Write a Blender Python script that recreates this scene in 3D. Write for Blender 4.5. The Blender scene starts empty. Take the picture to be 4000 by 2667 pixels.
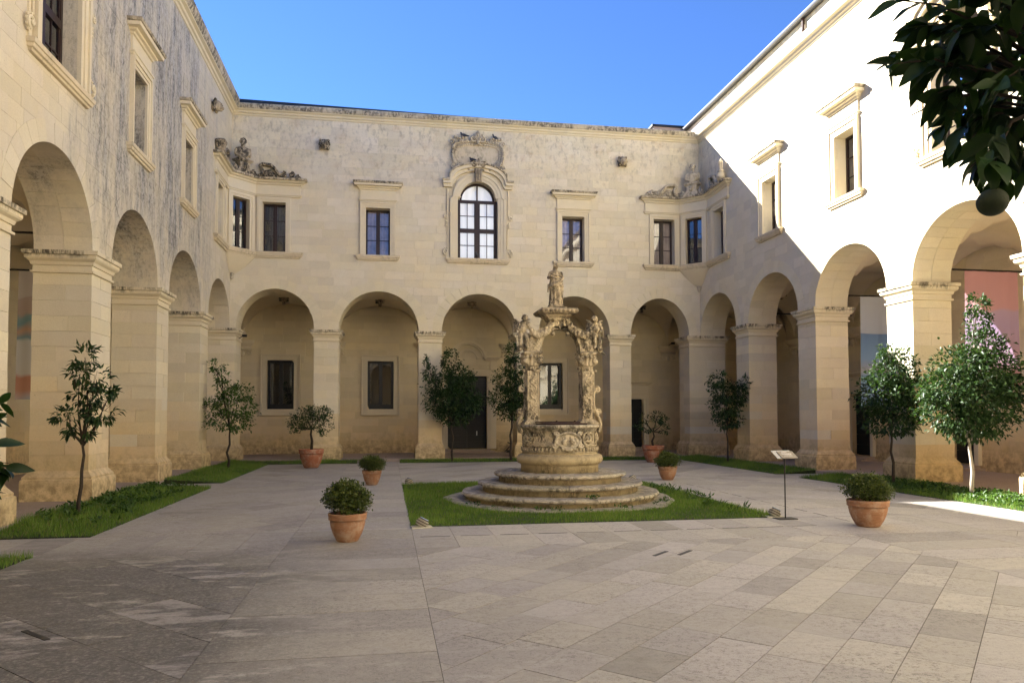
import bpy, bmesh, math, random
import numpy as np
from math import sin, cos, pi, sqrt, radians, tan, atan2
from mathutils import Vector, Matrix, Euler
random.seed(7); rng = np.random.default_rng(7)
S = bpy.context.scene; C = S.collection

# ------------------------------------------------------------ camera, sky, sun, exposure
cam_d = bpy.data.cameras.new('camera'); cam = bpy.data.objects.new('camera', cam_d); C.objects.link(cam)
cam.location = (0, 0, 1.6)
cam.rotation_euler = (pi/2 + .0361, .0019, -.1664)
cam_d.sensor_width = 36; cam_d.lens = 2889.85/4000*36; cam_d.shift_y = .0461
cam_d.clip_start = .05; cam_d.clip_end = 1000
S.camera = cam
SUN = Vector((-1.03, 1.0, .885)).normalized()
elev = math.asin(SUN.z); azim = atan2(SUN.x, SUN.y)
W = bpy.data.worlds.new('World'); S.world = W; W.use_nodes = True
nt = W.node_tree; bg = nt.nodes['Background']; sky = nt.nodes.new('ShaderNodeTexSky')
sky.sky_type = 'NISHITA'; sky.sun_disc = False; sky.sun_elevation = elev; sky.sun_rotation = azim
sky.altitude = 3000; sky.air_density = 1.0; sky.dust_density = 0; sky.ozone_density = 3
tint = nt.nodes.new('ShaderNodeMixRGB'); tint.blend_type = 'MULTIPLY'; tint.inputs[0].default_value = 1; tint.inputs[2].default_value = (.41, .56, .80, 1)
nt.links.new(sky.outputs[0], tint.inputs[1]); nt.links.new(tint.outputs[0], bg.inputs[0]); bg.inputs[1].default_value = .05
sl = bpy.data.lights.new('sun', 'SUN'); sl.energy = 4.8; sl.angle = radians(.53); sl.color = (1, .965, .90)
so = bpy.data.objects.new('sun', sl); C.objects.link(so); so.rotation_euler = (-SUN).to_track_quat('-Z', 'Y').to_euler()
so.location = (-20, 20, 30)
S.view_settings.view_transform = 'Standard'; S.view_settings.look = 'None'
S.view_settings.exposure = 3.02; S.view_settings.gamma = 1
S.render.engine = 'CYCLES'; S.cycles.max_bounces = 10; S.cycles.diffuse_bounces = 6; S.cycles.blur_glossy = .15; S.cycles.sample_clamp_indirect = 30

# ------------------------------------------------------------ helpers
def link(name, me, mat=None, parent=None):
    o = bpy.data.objects.new(name, me); C.objects.link(o)
    if mat is not None and me is not None:
        me.materials.clear(); me.materials.append(mat)
    if parent is not None: o.parent = parent
    return o
def mesh(V, F, tint=None, smooth=False, recalc=True):
    me = bpy.data.meshes.new('m'); me.from_pydata([tuple(v) for v in V], [], F)
    if recalc:
        bm = bmesh.new(); bm.from_mesh(me); bmesh.ops.recalc_face_normals(bm, faces=bm.faces); bm.to_mesh(me); bm.free()
    if smooth: me.polygons.foreach_set('use_smooth', [True]*len(me.polygons))
    if tint is not None:
        a = me.attributes.new('tint', 'FLOAT', 'FACE')
        if np.isscalar(tint): tint = [tint]*len(me.polygons)
        a.data.foreach_set('value', list(tint))
    me.update(); return me
def mk(name, V, F, mat, parent=None, smooth=False, tint=None, recalc=True):
    return link(name, mesh(V, F, tint, smooth, recalc), mat, parent)
def tag(o, label=None, cat=None, group=None, kind=None):
    if label: o['label'] = label
    if cat: o['category'] = cat
    if group: o['group'] = group
    if kind: o['kind'] = kind
    return o
def thing(name, label, cat, loc=(0,0,0), rot=0, group=None):
    o = bpy.data.objects.new(name, None); C.objects.link(o); o.location = loc; o.rotation_euler = (0,0,rot)
    o.empty_display_size = .2
    return tag(o, label, cat, group)
def copy_tree(o, parent=None):
    c = o.copy(); C.objects.link(c); c.parent = parent
    for ch in list(o.children): copy_tree(ch, c)
    return c
class MB:
    def __init__(s): s.V=[]; s.F=[]; s.T=[]
    def add(s, V, F, t=0.):
        b=len(s.V); s.V+= [tuple(v) for v in V]; s.F+=[tuple(i+b for i in f) for f in F]; s.T+=[t]*len(F); return s
    def box(s, x0,x1,y0,y1,z0,z1, fr=None, t=0.):
        P=[(x,y,z) for x in (x0,x1) for y in (y0,y1) for z in (z0,z1)]
        if fr: P=[fr(*p) for p in P]
        return s.add(P, [(0,1,3,2),(4,6,7,5),(0,4,5,1),(2,3,7,6),(0,2,6,4),(1,5,7,3)], t)
    def tube(s, pts, rad, k=8, t=0., caps=True):
        pts=[Vector(p) for p in pts]; n=len(pts); rad=rad if hasattr(rad,'__len__') else [rad]*n
        V=[]; up=None
        for i,p in enumerate(pts):
            d=(pts[min(i+1,n-1)]-pts[max(i-1,0)])
            d = d.normalized() if d.length>1e-9 else Vector((0,0,1))
            if up is None:
                up = Vector((0,0,1)) if abs(d.z)<.9 else Vector((0,1,0))
            a=d.cross(up)
            if a.length<1e-6: a=d.orthogonal()
            a.normalize(); b=a.cross(d).normalized(); up=b
            for j in range(k):
                th=2*pi*j/k; V.append(p+(a*cos(th)+b*sin(th))*rad[i])
        F=[(i*k+j, i*k+(j+1)%k, (i+1)*k+(j+1)%k, (i+1)*k+j) for i in range(n-1) for j in range(k)]
        if caps: F+=[tuple(range(k))[::-1], tuple((n-1)*k+j for j in range(k))]
        return s.add(V,F,t)
    def ball(s, c, r, seg=8, rings=5, t=0., rot=None):
        r = r if hasattr(r,'__len__') else (r,r,r)
        V=[(0,0,1)]
        for i in range(1,rings):
            ph=pi*i/rings
            for j in range(seg): th=2*pi*j/seg; V.append((sin(ph)*cos(th),sin(ph)*sin(th),cos(ph)))
        V.append((0,0,-1)); L=len(V)-1
        V=[Vector((v[0]*r[0],v[1]*r[1],v[2]*r[2])) for v in V]
        if rot is not None: m=Euler(rot).to_matrix(); V=[m@v for v in V]
        V=[v+Vector(c) for v in V]
        F=[(0,1+j,1+(j+1)%seg) for j in range(seg)]
        for i in range(rings-2):
            a=1+i*seg; F+=[(a+j,a+seg+j,a+seg+(j+1)%seg,a+(j+1)%seg) for j in range(seg)]
        a=1+(rings-2)*seg; F+=[(a+j,L,a+(j+1)%seg) for j in range(seg)]
        return s.add(V,F,t)
    def lathe(s, prof, c=(0,0), k=32, t=0., wob=None):
        V=[]; n=len(prof)
        for r,z in prof:
            for j in range(k):
                th=2*pi*j/k; rr=r*(1+(wob(th,z) if wob else 0)); V.append((c[0]+rr*cos(th), c[1]+rr*sin(th), z))
        F=[(i*k+j, i*k+(j+1)%k, (i+1)*k+(j+1)%k, (i+1)*k+j) for i in range(n-1) for j in range(k)]
        F+=[tuple(range(k)), tuple((n-1)*k+j for j in range(k))]
        return s.add(V,F,t)
    def prism(s, poly, a, b, fr, t=0.):     # poly of (s,z), from n=a to n=b
        m=len(poly); V=[fr(p[0],a,p[1]) for p in poly]+[fr(p[0],b,p[1]) for p in poly]
        F=[tuple(range(m)), tuple(range(2*m-1,m-1,-1))]+[(i,(i+1)%m,m+(i+1)%m,m+i) for i in range(m)]
        return s.add(V,F,t)
    def mould(s, s0,s1,n0,n1, prof, fr, t=0.):  # rectangular stack: prof list of (offset,z)
        V=[]
        for o,z in prof: V+=[fr(s0-o,n0-o,z),fr(s1+o,n0-o,z),fr(s1+o,n1+o,z),fr(s0-o,n1+o,z)]
        n=len(prof); F=[(i*4+j,i*4+(j+1)%4,(i+1)*4+(j+1)%4,(i+1)*4+j) for i in range(n-1) for j in range(4)]
        F+=[(3,2,1,0),tuple((n-1)*4+j for j in range(4))]
        return s.add(V,F,t)
    def build(s, name, mat, parent=None, smooth=False):
        return mk(name, s.V, s.F, mat, parent, smooth, s.T)
def wfr(x,y,z): return (x,y,z)

# ------------------------------------------------------------ materials
def newmat(name):
    m=bpy.data.materials.new(name); m.use_nodes=True; return m, m.node_tree, m.node_tree.nodes['Principled BSDF']
class N:
    def __init__(s, t): s.t=t
    def n(s, typ, **k):
        o=s.t.nodes.new('ShaderNode'+typ)
        for a,b in k.items():
            if a.startswith('i_'): o.inputs[a[2:].replace('_',' ')].default_value=b
            else: setattr(o,a,b)
        return o
    def l(s,a,b): s.t.links.new(a,b)
    def noise(s, vec, scale, detail=5, rough=.6):
        o=s.n('TexNoise'); o.inputs['Scale'].default_value=scale; o.inputs['Detail'].default_value=detail; o.inputs['Roughness'].default_value=rough
        if vec is not None: s.l(vec,o.inputs['Vector'])
        return o.outputs['Fac']
    def ramp(s, x, a, b, lo=0., hi=1.):
        o=s.n('MapRange'); o.inputs['From Min'].default_value=a; o.inputs['From Max'].default_value=b
        o.inputs['To Min'].default_value=lo; o.inputs['To Max'].default_value=hi; s.l(x,o.inputs['Value']); return o.outputs['Result']
    def math(s, op, a, b=None):
        o=s.n('Math',operation=op)
        for i,x in enumerate((a,b)):
            if x is None: continue
            if isinstance(x,(int,float)): o.inputs[i].default_value=x
            else: s.l(x,o.inputs[i])
        return o.outputs[0]
    def mix(s, fac, a, b, bt='MIX'):
        o=s.n('MixRGB',blend_type=bt)
        for i,x in enumerate((fac,a,b)):
            if isinstance(x,(int,float)): o.inputs[i].default_value=x
            elif isinstance(x,tuple): o.inputs[i].default_value=(*x,1)
            else: s.l(x,o.inputs[i])
        return o.outputs[0]
    def pos(s, sc=(1,1,1)):
        g=s.n('NewGeometry'); m=s.n('Mapping'); m.inputs['Scale'].default_value=sc; s.l(g.outputs['Position'],m.inputs['Vector']); return m.outputs[0]
    def xyz(s):
        g=s.n('NewGeometry'); x=s.n('SeparateXYZ'); s.l(g.outputs['Position'],x.inputs[0]); return x.outputs
    def bump(s, h, strength, dist, bsdf):
        b=s.n('Bump'); b.inputs['Strength'].default_value=strength; b.inputs['Distance'].default_value=dist
        s.l(h,b.inputs['Height']); s.l(b.outputs[0],bsdf.inputs['Normal'])

STONE=(.66,.60,.475)
def stone_mat(name, base=STONE, tint=.075, stain=0., streak=None, low=True, rough=.9, bump=.25, pits=True, dark=(.035,.032,.027), warm=(.47,.30,.13), grain=1.):
    m,t,b=newmat(name); n=N(t); p=n.pos()
    a=n.n('Attribute',attribute_name='tint'); tf=a.outputs['Fac']
    big=n.noise(p,.7,4); mid=n.noise(p,4.5,6,.65); fine=n.noise(p,38,5,.7)
    col=n.mix(n.ramp(big,.3,.7),base,(base[0]*1.04,base[1]*.97,base[2]*.84))
    col=n.mix(n.ramp(mid,.35,.75,0,.5),col,(base[0]*.90,base[1]*.87,base[2]*.84))
    k=n.math('ADD',1.,n.math('MULTIPLY',tf,tint)); comb=n.n('CombineColor')
    k2=n.math('ADD',1.,n.math('MULTIPLY',n.math('SINE',n.math('MULTIPLY',tf,37.)),tint*.45))
    n.l(k,comb.inputs[0]); n.l(k,comb.inputs[1]); n.l(n.math('MULTIPLY',k,k2),comb.inputs[2])
    col=n.mix(1.,col,comb.outputs[0],'MULTIPLY')
    col=n.mix(n.ramp(fine,.42,.7,0,.28*grain),col,(base[0]*.72,base[1]*.68,base[2]*.62))
    z=n.xyz()[2]
    if low:   # damp stained foot of the walls, with a ragged edge
        e=n.math('ADD',z,n.math('MULTIPLY',n.math('SUBTRACT',n.noise(p,1.6,5,.7),.5),1.5))
        f1=n.ramp(e,.5,2.4,.75,0); col=n.mix(f1,col,n.mix(1.,col,(.97,.80,.56),'MULTIPLY'))
        e2=n.math('ADD',z,n.math('MULTIPLY',n.math('SUBTRACT',n.noise(p,3.1,6,.75),.5),1.2))
        f2=n.math('MULTIPLY',n.ramp(e2,.25,.95,.75,0),n.ramp(n.noise(p,7,5,.7),.38,.6))
        col=n.mix(f2,col,(.20,.145,.075))
    if stain:   # black lichen
        th=.50-.07*stain; f=n.math('MULTIPLY',n.ramp(n.noise(n.pos((1,1,.55)),11,8,.78),th,th+.09),n.ramp(n.noise(p,1.7,4),.44-.12*stain,.64-.12*stain))
        g=n.n('NewGeometry'); sx=n.n('SeparateXYZ'); n.l(g.outputs['Normal'],sx.inputs[0])
        f=n.math('MULTIPLY',f,stain); up=n.math('MULTIPLY',n.ramp(sx.outputs[2],.2,.9),n.ramp(n.noise(p,9,7,.75),.36,.56,.15*stain,min(1,.9*stain)))
        f=n.math('MAXIMUM',f,up); f=n.math('MINIMUM',f,1.); col=n.mix(f,col,dark)
    if streak: col=streak(n,col,p)
    h=fine
    if pits:
        v=n.n('TexVoronoi'); v.inputs['Scale'].default_value=26; n.l(p,v.inputs['Vector'])
        pit=n.math('MULTIPLY',n.ramp(v.outputs['Distance'],.10,.20,1,0),n.ramp(n.noise(p,2.3,3),.52,.62))
        h=n.math('SUBTRACT',fine,n.math('MULTIPLY',pit,1.2)); col=n.mix(n.math('MULTIPLY',pit,.55),col,(.16,.12,.075))
    h=n.math('ADD',h,n.math('MULTIPLY',mid,.8))
    n.bump(h,bump,.03,b); n.l(col,b.inputs['Base Color']); b.inputs['Roughness'].default_value=rough
    b.inputs['Specular IOR Level'].default_value=.15
    return m
def streak_left(n,col,p):
    x=n.xyz(); q=n.pos((1,1,.16))
    f=n.ramp(n.noise(q,7,8,.75),.47,.56)
    f=n.math('MULTIPLY',f,n.ramp(n.noise(n.pos((1,1,.5)),20,8,.8),.42,.56))
    f=n.math('MAXIMUM',f,n.math('MULTIPLY',n.ramp(n.noise(n.pos((1,1,.5)),14,8,.8),.51,.58),.95))
    band=n.math('ADD',x[1],n.math('MULTIPLY',n.math('SUBTRACT',n.noise(n.pos((1,1,.3)),.9,4),.5),5.0))
    m1=n.math('MULTIPLY',n.ramp(band,12.8,14.2),n.ramp(band,19.5,23.5,1,.12))
    zz=n.math('ADD',x[2],n.math('MULTIPLY',n.math('SUBTRACT',n.noise(p,1.2,4),.5),3.))
    m2=n.ramp(zz,3.8,6.2); m=n.math('MULTIPLY',m1,m2)
    m3=n.ramp(n.noise(q,2.6,5,.7),.40,.62)
    mm=n.math('MULTIPLY',m,n.math('ADD',.35,n.math('MULTIPLY',m3,.65)))
    col=n.mix(n.math('MULTIPLY',mm,.85),col,(.36,.36,.36))
    return n.mix(n.math('MULTIPLY',n.math('MULTIPLY',f,mm),.95),col,(.045,.043,.042))
def streak_back(n,col,p):   # faint grey and rusty weathering below the cornice
    x=n.xyz(); zz=n.math('ADD',x[2],n.math('MULTIPLY',n.math('SUBTRACT',n.noise(p,1.0,5),.5),3.5))
    m=n.ramp(zz,8.6,11.0); f=n.math('MULTIPLY',m,n.ramp(n.noise(n.pos((1,1,.6)),6,8,.75),.50,.66))
    col=n.mix(n.math('MULTIPLY',f,.6),col,(.24,.21,.18))
    g=n.math('MULTIPLY',m,n.ramp(n.noise(p,2.4,5),.55,.7)); return n.mix(n.math('MULTIPLY',g,.35),col,(.46,.31,.17))
def streak_drip(n,col,p):   # black drips hanging from the top edge of capitals and hoods
    x=n.xyz(); q=n.pos((1,1,.2)); f=n.math('MULTIPLY',n.ramp(n.noise(q,12,7,.85),.44,.54),n.ramp(n.noise(p,1.3,3),.40,.55))
    zz=n.math('ADD',x[2],n.math('MULTIPLY',n.math('SUBTRACT',n.noise(n.pos((1,1,.3)),11,4),.5),.18))
    return n.mix(n.math('MULTIPLY',n.math('MULTIPLY',f,n.ramp(zz,4.34,4.43)),.9),col,(.035,.03,.025))
M={}
M['wall']=stone_mat('stone_back',base=(.67,.615,.49),streak=streak_back)
M['wall_left']=stone_mat('stone_left_weathered',base=(.65,.595,.475),streak=streak_left)
M['wall_right']=stone_mat('stone_right',base=(.65,.60,.475),streak=streak_back)
M['inner']=stone_mat('stone_gallery',base=(.67,.60,.44),stain=0)
M['vault']=stone_mat('plaster_vault',base=(.67,.61,.48),low=False,pits=False,tint=.05)
M['trim']=stone_mat('stone_trim',base=(.68,.62,.48),low=False,tint=.05,pits=False,bump=.2)
M['pier']=stone_mat('stone_pier',base=(.66,.605,.47),tint=.085)
M['pier_grey']=stone_mat('stone_repair_grey',base=(.65,.60,.48),tint=.05,low=False)
M['cap']=stone_mat('stone_capital',base=(.67,.61,.47),low=False,streak=streak_drip,pits=False,tint=.05)
M['black']=stone_mat('stone_black_lichen',base=(.52,.46,.35),low=False,stain=.78,pits=False,tint=.08)
M['sill']=stone_mat('stone_sill',base=(.64,.57,.44),low=False,stain=.3,pits=False,tint=.05)
M['vous']=stone_mat('stone_voussoir',base=(.675,.62,.475),low=False,tint=.06,bump=.2)
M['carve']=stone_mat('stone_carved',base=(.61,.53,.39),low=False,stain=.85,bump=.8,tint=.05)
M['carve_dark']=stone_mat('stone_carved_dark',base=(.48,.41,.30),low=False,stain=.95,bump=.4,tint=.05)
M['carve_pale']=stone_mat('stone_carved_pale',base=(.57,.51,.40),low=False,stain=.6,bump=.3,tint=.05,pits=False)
M['step']=stone_mat('stone_step',base=(.56,.51,.41),low=False,stain=.72,bump=.5,tint=.12)
M['riser']=stone_mat('stone_riser',base=(.50,.42,.27),low=False,stain=.6,bump=.5,tint=.12)
def pave_mat(name, base=(.42,.385,.33), tint=.14):
    m,t,b=newmat(name); n=N(t); p=n.pos()
    tf=n.n('Attribute',attribute_name='tint').outputs['Fac']; x=n.xyz()
    q=n.n('Mapping'); q.inputs['Rotation'].default_value=(0,0,.12); q.inputs['Scale'].default_value=(1,5,1); n.l(p,q.inputs['Vector'])
    veins=n.noise(q.outputs[0],2.2,7,.65); fine=n.noise(p,70,4,.75); mid=n.noise(p,7,6,.7)
    k=n.math('ADD',1.,n.math('MULTIPLY',tf,tint)); kb=n.math('MULTIPLY',k,n.math('ADD',1.,n.math('MULTIPLY',n.math('SINE',n.math('MULTIPLY',tf,31.)),.05)))
    comb=n.n('CombineColor'); n.l(k,comb.inputs[0]); n.l(k,comb.inputs[1]); n.l(kb,comb.inputs[2])
    col=n.mix(1.,base,comb.outputs[0],'MULTIPLY')
    col=n.mix(n.ramp(veins,.35,.7,0,.45),col,(base[0]*.78,base[1]*.78,base[2]*.80))
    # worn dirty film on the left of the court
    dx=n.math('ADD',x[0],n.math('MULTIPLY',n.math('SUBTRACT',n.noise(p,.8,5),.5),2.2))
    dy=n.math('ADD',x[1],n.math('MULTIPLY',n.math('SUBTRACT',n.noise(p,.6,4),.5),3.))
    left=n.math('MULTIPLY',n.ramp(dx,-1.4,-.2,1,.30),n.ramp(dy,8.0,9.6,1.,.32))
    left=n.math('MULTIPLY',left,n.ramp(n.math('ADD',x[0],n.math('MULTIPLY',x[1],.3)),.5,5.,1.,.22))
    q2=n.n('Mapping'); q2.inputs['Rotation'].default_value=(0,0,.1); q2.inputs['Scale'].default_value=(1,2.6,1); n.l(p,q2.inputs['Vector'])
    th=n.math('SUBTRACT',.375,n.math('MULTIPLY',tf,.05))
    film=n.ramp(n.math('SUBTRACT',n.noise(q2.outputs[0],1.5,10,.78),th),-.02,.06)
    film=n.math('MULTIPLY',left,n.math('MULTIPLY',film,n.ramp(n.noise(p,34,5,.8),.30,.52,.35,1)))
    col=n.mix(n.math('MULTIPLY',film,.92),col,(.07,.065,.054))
    speck=n.ramp(n.noise(p,30,6,.9),.51,.60); sp=n.math('MULTIPLY',speck,n.ramp(n.noise(p,1.1,4),.35,.65,.2,.9))
    col=n.mix(sp,col,(.12,.10,.08))
    pores=n.n('TexVoronoi'); pores.inputs['Scale'].default_value=22; n.l(p,pores.inputs['Vector'])
    pf=n.math('MULTIPLY',n.ramp(pores.outputs['Distance'],.07,.13,1,0),n.ramp(n.noise(p,3.,3),.5,.6))
    col=n.mix(n.math('MULTIPLY',pf,.6),col,(.10,.08,.06))
    h=n.math('SUBTRACT',n.math('ADD',fine,n.math('MULTIPLY',mid,.6)),n.math('MULTIPLY',pf,1.5))
    n.bump(h,.4,.012,b); n.l(col,b.inputs['Base Color'])
    n.l(n.ramp(mid,.3,.7,.48,.72),b.inputs['Roughness']); b.inputs['Specular IOR Level'].default_value=.4
    return m
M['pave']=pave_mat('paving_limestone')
M['galfloor']=pave_mat('gallery_floor',base=(.40,.31,.25),tint=.06)
M['bed']=stone_mat('paving_bed',base=(.10,.085,.065),low=False,pits=False,tint=0)
def simple(name, col, rough=.6, metal=0., spec=.4, var=.0, scale=10, bump=0., sub=0.):
    m,t,b=newmat(name); n=N(t); p=n.pos(); f=n.noise(p,scale,5,.65)
    c=n.mix(n.ramp(f,.3,.7),col,tuple(v*(1-var) for v in col)) if var else None
    if c is not None: n.l(c,b.inputs['Base Color'])
    else: b.inputs['Base Color'].default_value=(*col,1)
    b.inputs['Roughness'].default_value=rough; b.inputs['Metallic'].default_value=metal; b.inputs['Specular IOR Level'].default_value=spec
    if bump: n.bump(f,bump,.01,b)
    return m
M['wood']=simple('dark_brown_wood',(.030,.013,.009),.45,var=.35,scale=14)
M['door']=simple('black_door_paint',(.006,.006,.007),.4,var=.2)
M['iron']=simple('black_iron',(.012,.011,.011),.5,var=.3,bump=.1)
M['rust']=simple('rusty_iron',(.045,.018,.012),.7,var=.4,scale=30)
M['metal']=simple('zinc_gutter',(.12,.125,.14),.45,metal=.6,var=.25)
M['roofdark']=simple('dark_roof_edge',(.012,.014,.018),.5)
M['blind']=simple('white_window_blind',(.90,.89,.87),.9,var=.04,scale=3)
_b=M['blind'].node_tree.nodes['Principled BSDF']; _b.inputs['Emission Color'].default_value=(1,.98,.95,1); _b.inputs['Emission Strength'].default_value=.04   # faint glow added, standing in for daylight from the room behind
M['blind_pink']=simple('pinkish_curtain',(.50,.41,.39),.9,var=.5,scale=2.5)
M['blind_dark']=simple('dark_grey_curtain',(.055,.055,.06),.9,var=.5,scale=3)
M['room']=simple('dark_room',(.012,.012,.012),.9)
M['bark']=simple('bark',(.055,.040,.028),.9,var=.5,scale=40,bump=.5)
M['bark_pale']=simple('lime_washed_bark',(.42,.36,.29),.9,var=.4,scale=30,bump=.4)
M['soil']=simple('soil',(.035,.025,.017),.95,var=.4,scale=30,bump=.5)
M['turf']=simple('turf_soil',(.030,.042,.010),.95,var=.5,scale=20,bump=.5)
M['pigeon']=simple('pigeon_grey',(.05,.055,.065),.6,var=.3,scale=30)
M['plaque']=simple('sign_plate',(.30,.29,.27),.3)
M['plaque_dark']=simple('sign_panel_brown',(.16,.125,.085),.4,var=.1)
M['print']=simple('white_print',(.75,.72,.66),.5)
M['lampshell']=simple('cream_plastic',(.55,.52,.42),.35,var=.15,scale=20)
M['lens']=simple('blueish_lens',(.25,.32,.42),.1)
M['pinkwall']=simple('pinkish_render',(.42,.32,.27),.9,var=.2,scale=2)
def terracotta(name, base):
    m,t,b=newmat(name); n=N(t); p=n.pos(); q=n.pos((1,1,6))
    c=n.mix(n.ramp(n.noise(q,9,5),.3,.7),base,(base[0]*.75,base[1]*.7,base[2]*.65))
    c=n.mix(n.ramp(n.noise(p,6,7,.75),.46,.66,0,.65),c,(.45,.35,.26)); n.l(c,b.inputs['Base Color'])
    b.inputs['Roughness'].default_value=.8; n.bump(n.noise(q,30,4),.25,.006,b); return m
M['terra']=terracotta('terracotta',(.33,.165,.085)); M['terra_red']=terracotta('terracotta_red',(.33,.115,.055))
def leaf_mat(name, c1, c2, trans=.25, rough=.5):
    m,t,b=newmat(name); n=N(t); tf=n.n('Attribute',attribute_name='tint').outputs['Fac']
    c=n.mix(n.ramp(tf,-1,1),c1,c2); c=n.mix(n.ramp(tf,1.5,2.),c,(.26,.22,.10)); n.l(c,b.inputs['Base Color']); b.inputs['Roughness'].default_value=rough
    b.inputs['Specular IOR Level'].default_value=.3
    tr=n.n('BsdfTranslucent'); n.l(n.mix(1.,c,(1.15,1.25,.5),'MULTIPLY'),tr.inputs[0]); mx=n.n('MixShader'); mx.inputs[0].default_value=trans
    n.l(b.outputs[0],mx.inputs[1]); n.l(tr.outputs[0],mx.inputs[2]); n.l(mx.outputs[0],t.nodes['Material Output'].inputs[0]); return m
M['leaf']=leaf_mat('citrus_leaf',(.012,.030,.010),(.040,.080,.020))
M['leaf_light']=leaf_mat('citrus_leaf_light',(.022,.055,.012),(.075,.14,.025),.3)
M['leaf_near']=leaf_mat('citrus_leaf_near',(.010,.024,.006),(.026,.060,.012),.3,.5)
M['box']=leaf_mat('boxwood_leaf',(.022,.045,.010),(.13,.155,.035),.2,.45)
M['grass']=leaf_mat('grass_blade',(.055,.125,.012),(.18,.28,.05),.3,.5)
M['orange']=simple('unripe_orange',(.016,.026,.006),.75,var=.3,scale=60,bump=.3)
def glass_mat():
    m,t,b=newmat('window_glass'); n=N(t); t.nodes.remove(b)
    g=n.n('BsdfGlossy'); g.inputs['Roughness'].default_value=.0; g.inputs['Color'].default_value=(.95,.97,1,1)
    tr=n.n('BsdfTransparent'); tr.inputs[0].default_value=(.95,.96,.95,1); f=n.n('Fresnel'); f.inputs['IOR'].default_value=2.0
    bp=n.n('Bump'); bp.inputs['Strength'].default_value=.05; bp.inputs['Distance'].default_value=.02; n.l(n.noise(n.pos(),2.2,2,.4),bp.inputs['Height'])
    n.l(bp.outputs[0],g.inputs['Normal'])
    mx=n.n('MixShader'); n.l(f.outputs[0],mx.inputs[0]); n.l(tr.outputs[0],mx.inputs[1]); n.l(g.outputs[0],mx.inputs[2])
    n.l(mx.outputs[0],t.nodes['Material Output'].inputs[0]); return m
M['glass']=glass_mat()
def cloth(name, fn, trans=.5):
    m,t,b=newmat(name); n=N(t); c=fn(n); n.l(c,b.inputs['Base Color']); b.inputs['Roughness'].default_value=.9
    tr=n.n('BsdfTranslucent'); n.l(c,tr.inputs[0]); mx=n.n('MixShader'); mx.inputs[0].default_value=trans
    n.l(b.outputs[0],mx.inputs[1]); n.l(tr.outputs[0],mx.inputs[2]); n.l(mx.outputs[0],t.nodes['Material Output'].inputs[0]); return m
def bands(stops, sc=2.0, amp=.25):
    def fn(n):
        z=n.math('ADD',n.xyz()[2],n.math('MULTIPLY',n.math('SUBTRACT',n.noise(n.pos((1,1,.7)),sc,2,.4),.5),amp))
        r=n.n('ValToRGB'); r.color_ramp.interpolation='LINEAR'; el=r.color_ramp.elements
        n.l(n.ramp(z,1.6,5.0),r.inputs[0])
        while len(el)>1: el.remove(el[0])
        el[0].position=stops[0][0]; el[0].color=(*stops[0][1],1)
        for p,c in stops[1:]: e=el.new(p); e.color=(*c,1)
        return r.outputs[0]
    return fn

# ------------------------------------------------------------ wings of the cloister
ZF=.14; ZS=4.5; ZG=.05
Wy=25.52; XL=-5.15; XR=11.3
class Op:      # an opening in a wall: s0..s1, from zlo up to top(s)
    def __init__(o,s0,s1,zlo,top): o.s0,o.s1,o.zlo=s0,s1,zlo; o.top=top if callable(top) else (lambda s,v=top: v)
def ell(c,rs,rz,z0=ZS):
    return lambda s: z0+rz*sqrt(max(0.,1-((s-c)/rs)**2))
def stones_for(s0,s1,zlev,ops,lens,prob=None,gap=.0014,seed=1):
    R=random.Random(seed); out=[]
    for i in range(len(zlev)-1):
        z0,z1=zlev[i],zlev[i+1]; x=s0-R.uniform(0,.45)
        while x<s1:
            L=R.uniform(*lens); a,b=max(x,s0),min(x+L,s1); x+=L
            if b-a<.04: continue
            brk={a,b}
            for o in ops:
                for q in (o.s0,o.s1):
                    if a<q<b: brk.add(q)
                if callable(o.top) and o.s1>a and o.s0<b:
                    for k in range(1,10):
                        q=a+(b-a)*k/10; brk.add(q)
            br=sorted(brk); cols=[]
            for u,v in zip(br[:-1],br[1:]):
                if v-u<1e-4: continue
                m=(u+v)/2; lo=[z0+gap,z0+gap]; hi=[z1-gap,z1-gap]; ok=True
                for o in ops:
                    if o.s0<=m<=o.s1:
                        tu,tv=o.top(max(u,o.s0)),o.top(min(v,o.s1))
                        if o.zlo>=z1-1e-3: continue
                        if o.zlo>z0+.03 and o.zlo<z1: hi=[o.zlo,o.zlo]; continue
                        lo=[max(lo[0],tu),max(lo[1],tv)]
                if lo[0]>=hi[0]-.004 and lo[1]>=hi[1]-.004: cols.append(None); continue
                lo=[min(lo[0],hi[0]),min(lo[1],hi[1])]; cols.append((u,v,lo,hi))
            run=[]; t=R.uniform(-1,1); t = t*abs(t)**.3
            for c in cols+[None]:
                if c is None:
                    if run:
                        P=[(run[0][0]+gap,run[0][3][0])]+[(q[1]-(gap if q is run[-1] else 0),q[3][1]) for q in run]
                        Q=[(run[-1][1]-gap,run[-1][2][1])]+[(q[0]+(gap if q is run[0] else 0),q[2][0]) for q in run[::-1]]
                        top=[P[0],P[-1]] if all(abs(p[1]-P[0][1])<1e-6 for p in P) else P
                        bot=[Q[0],Q[-1]] if all(abs(p[1]-Q[0][1])<1e-6 for p in Q) else Q
                        poly=top+bot; cl=[]
                        for p in poly:
                            if not cl or (abs(p[0]-cl[-1][0])+abs(p[1]-cl[-1][1]))>1e-4: cl.append(p)
                        if len(cl)>=3 and run[-1][1]-run[0][0]>.015: out.append((cl,t))
                    run=[]
                else: run.append(c)
    return out
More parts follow.
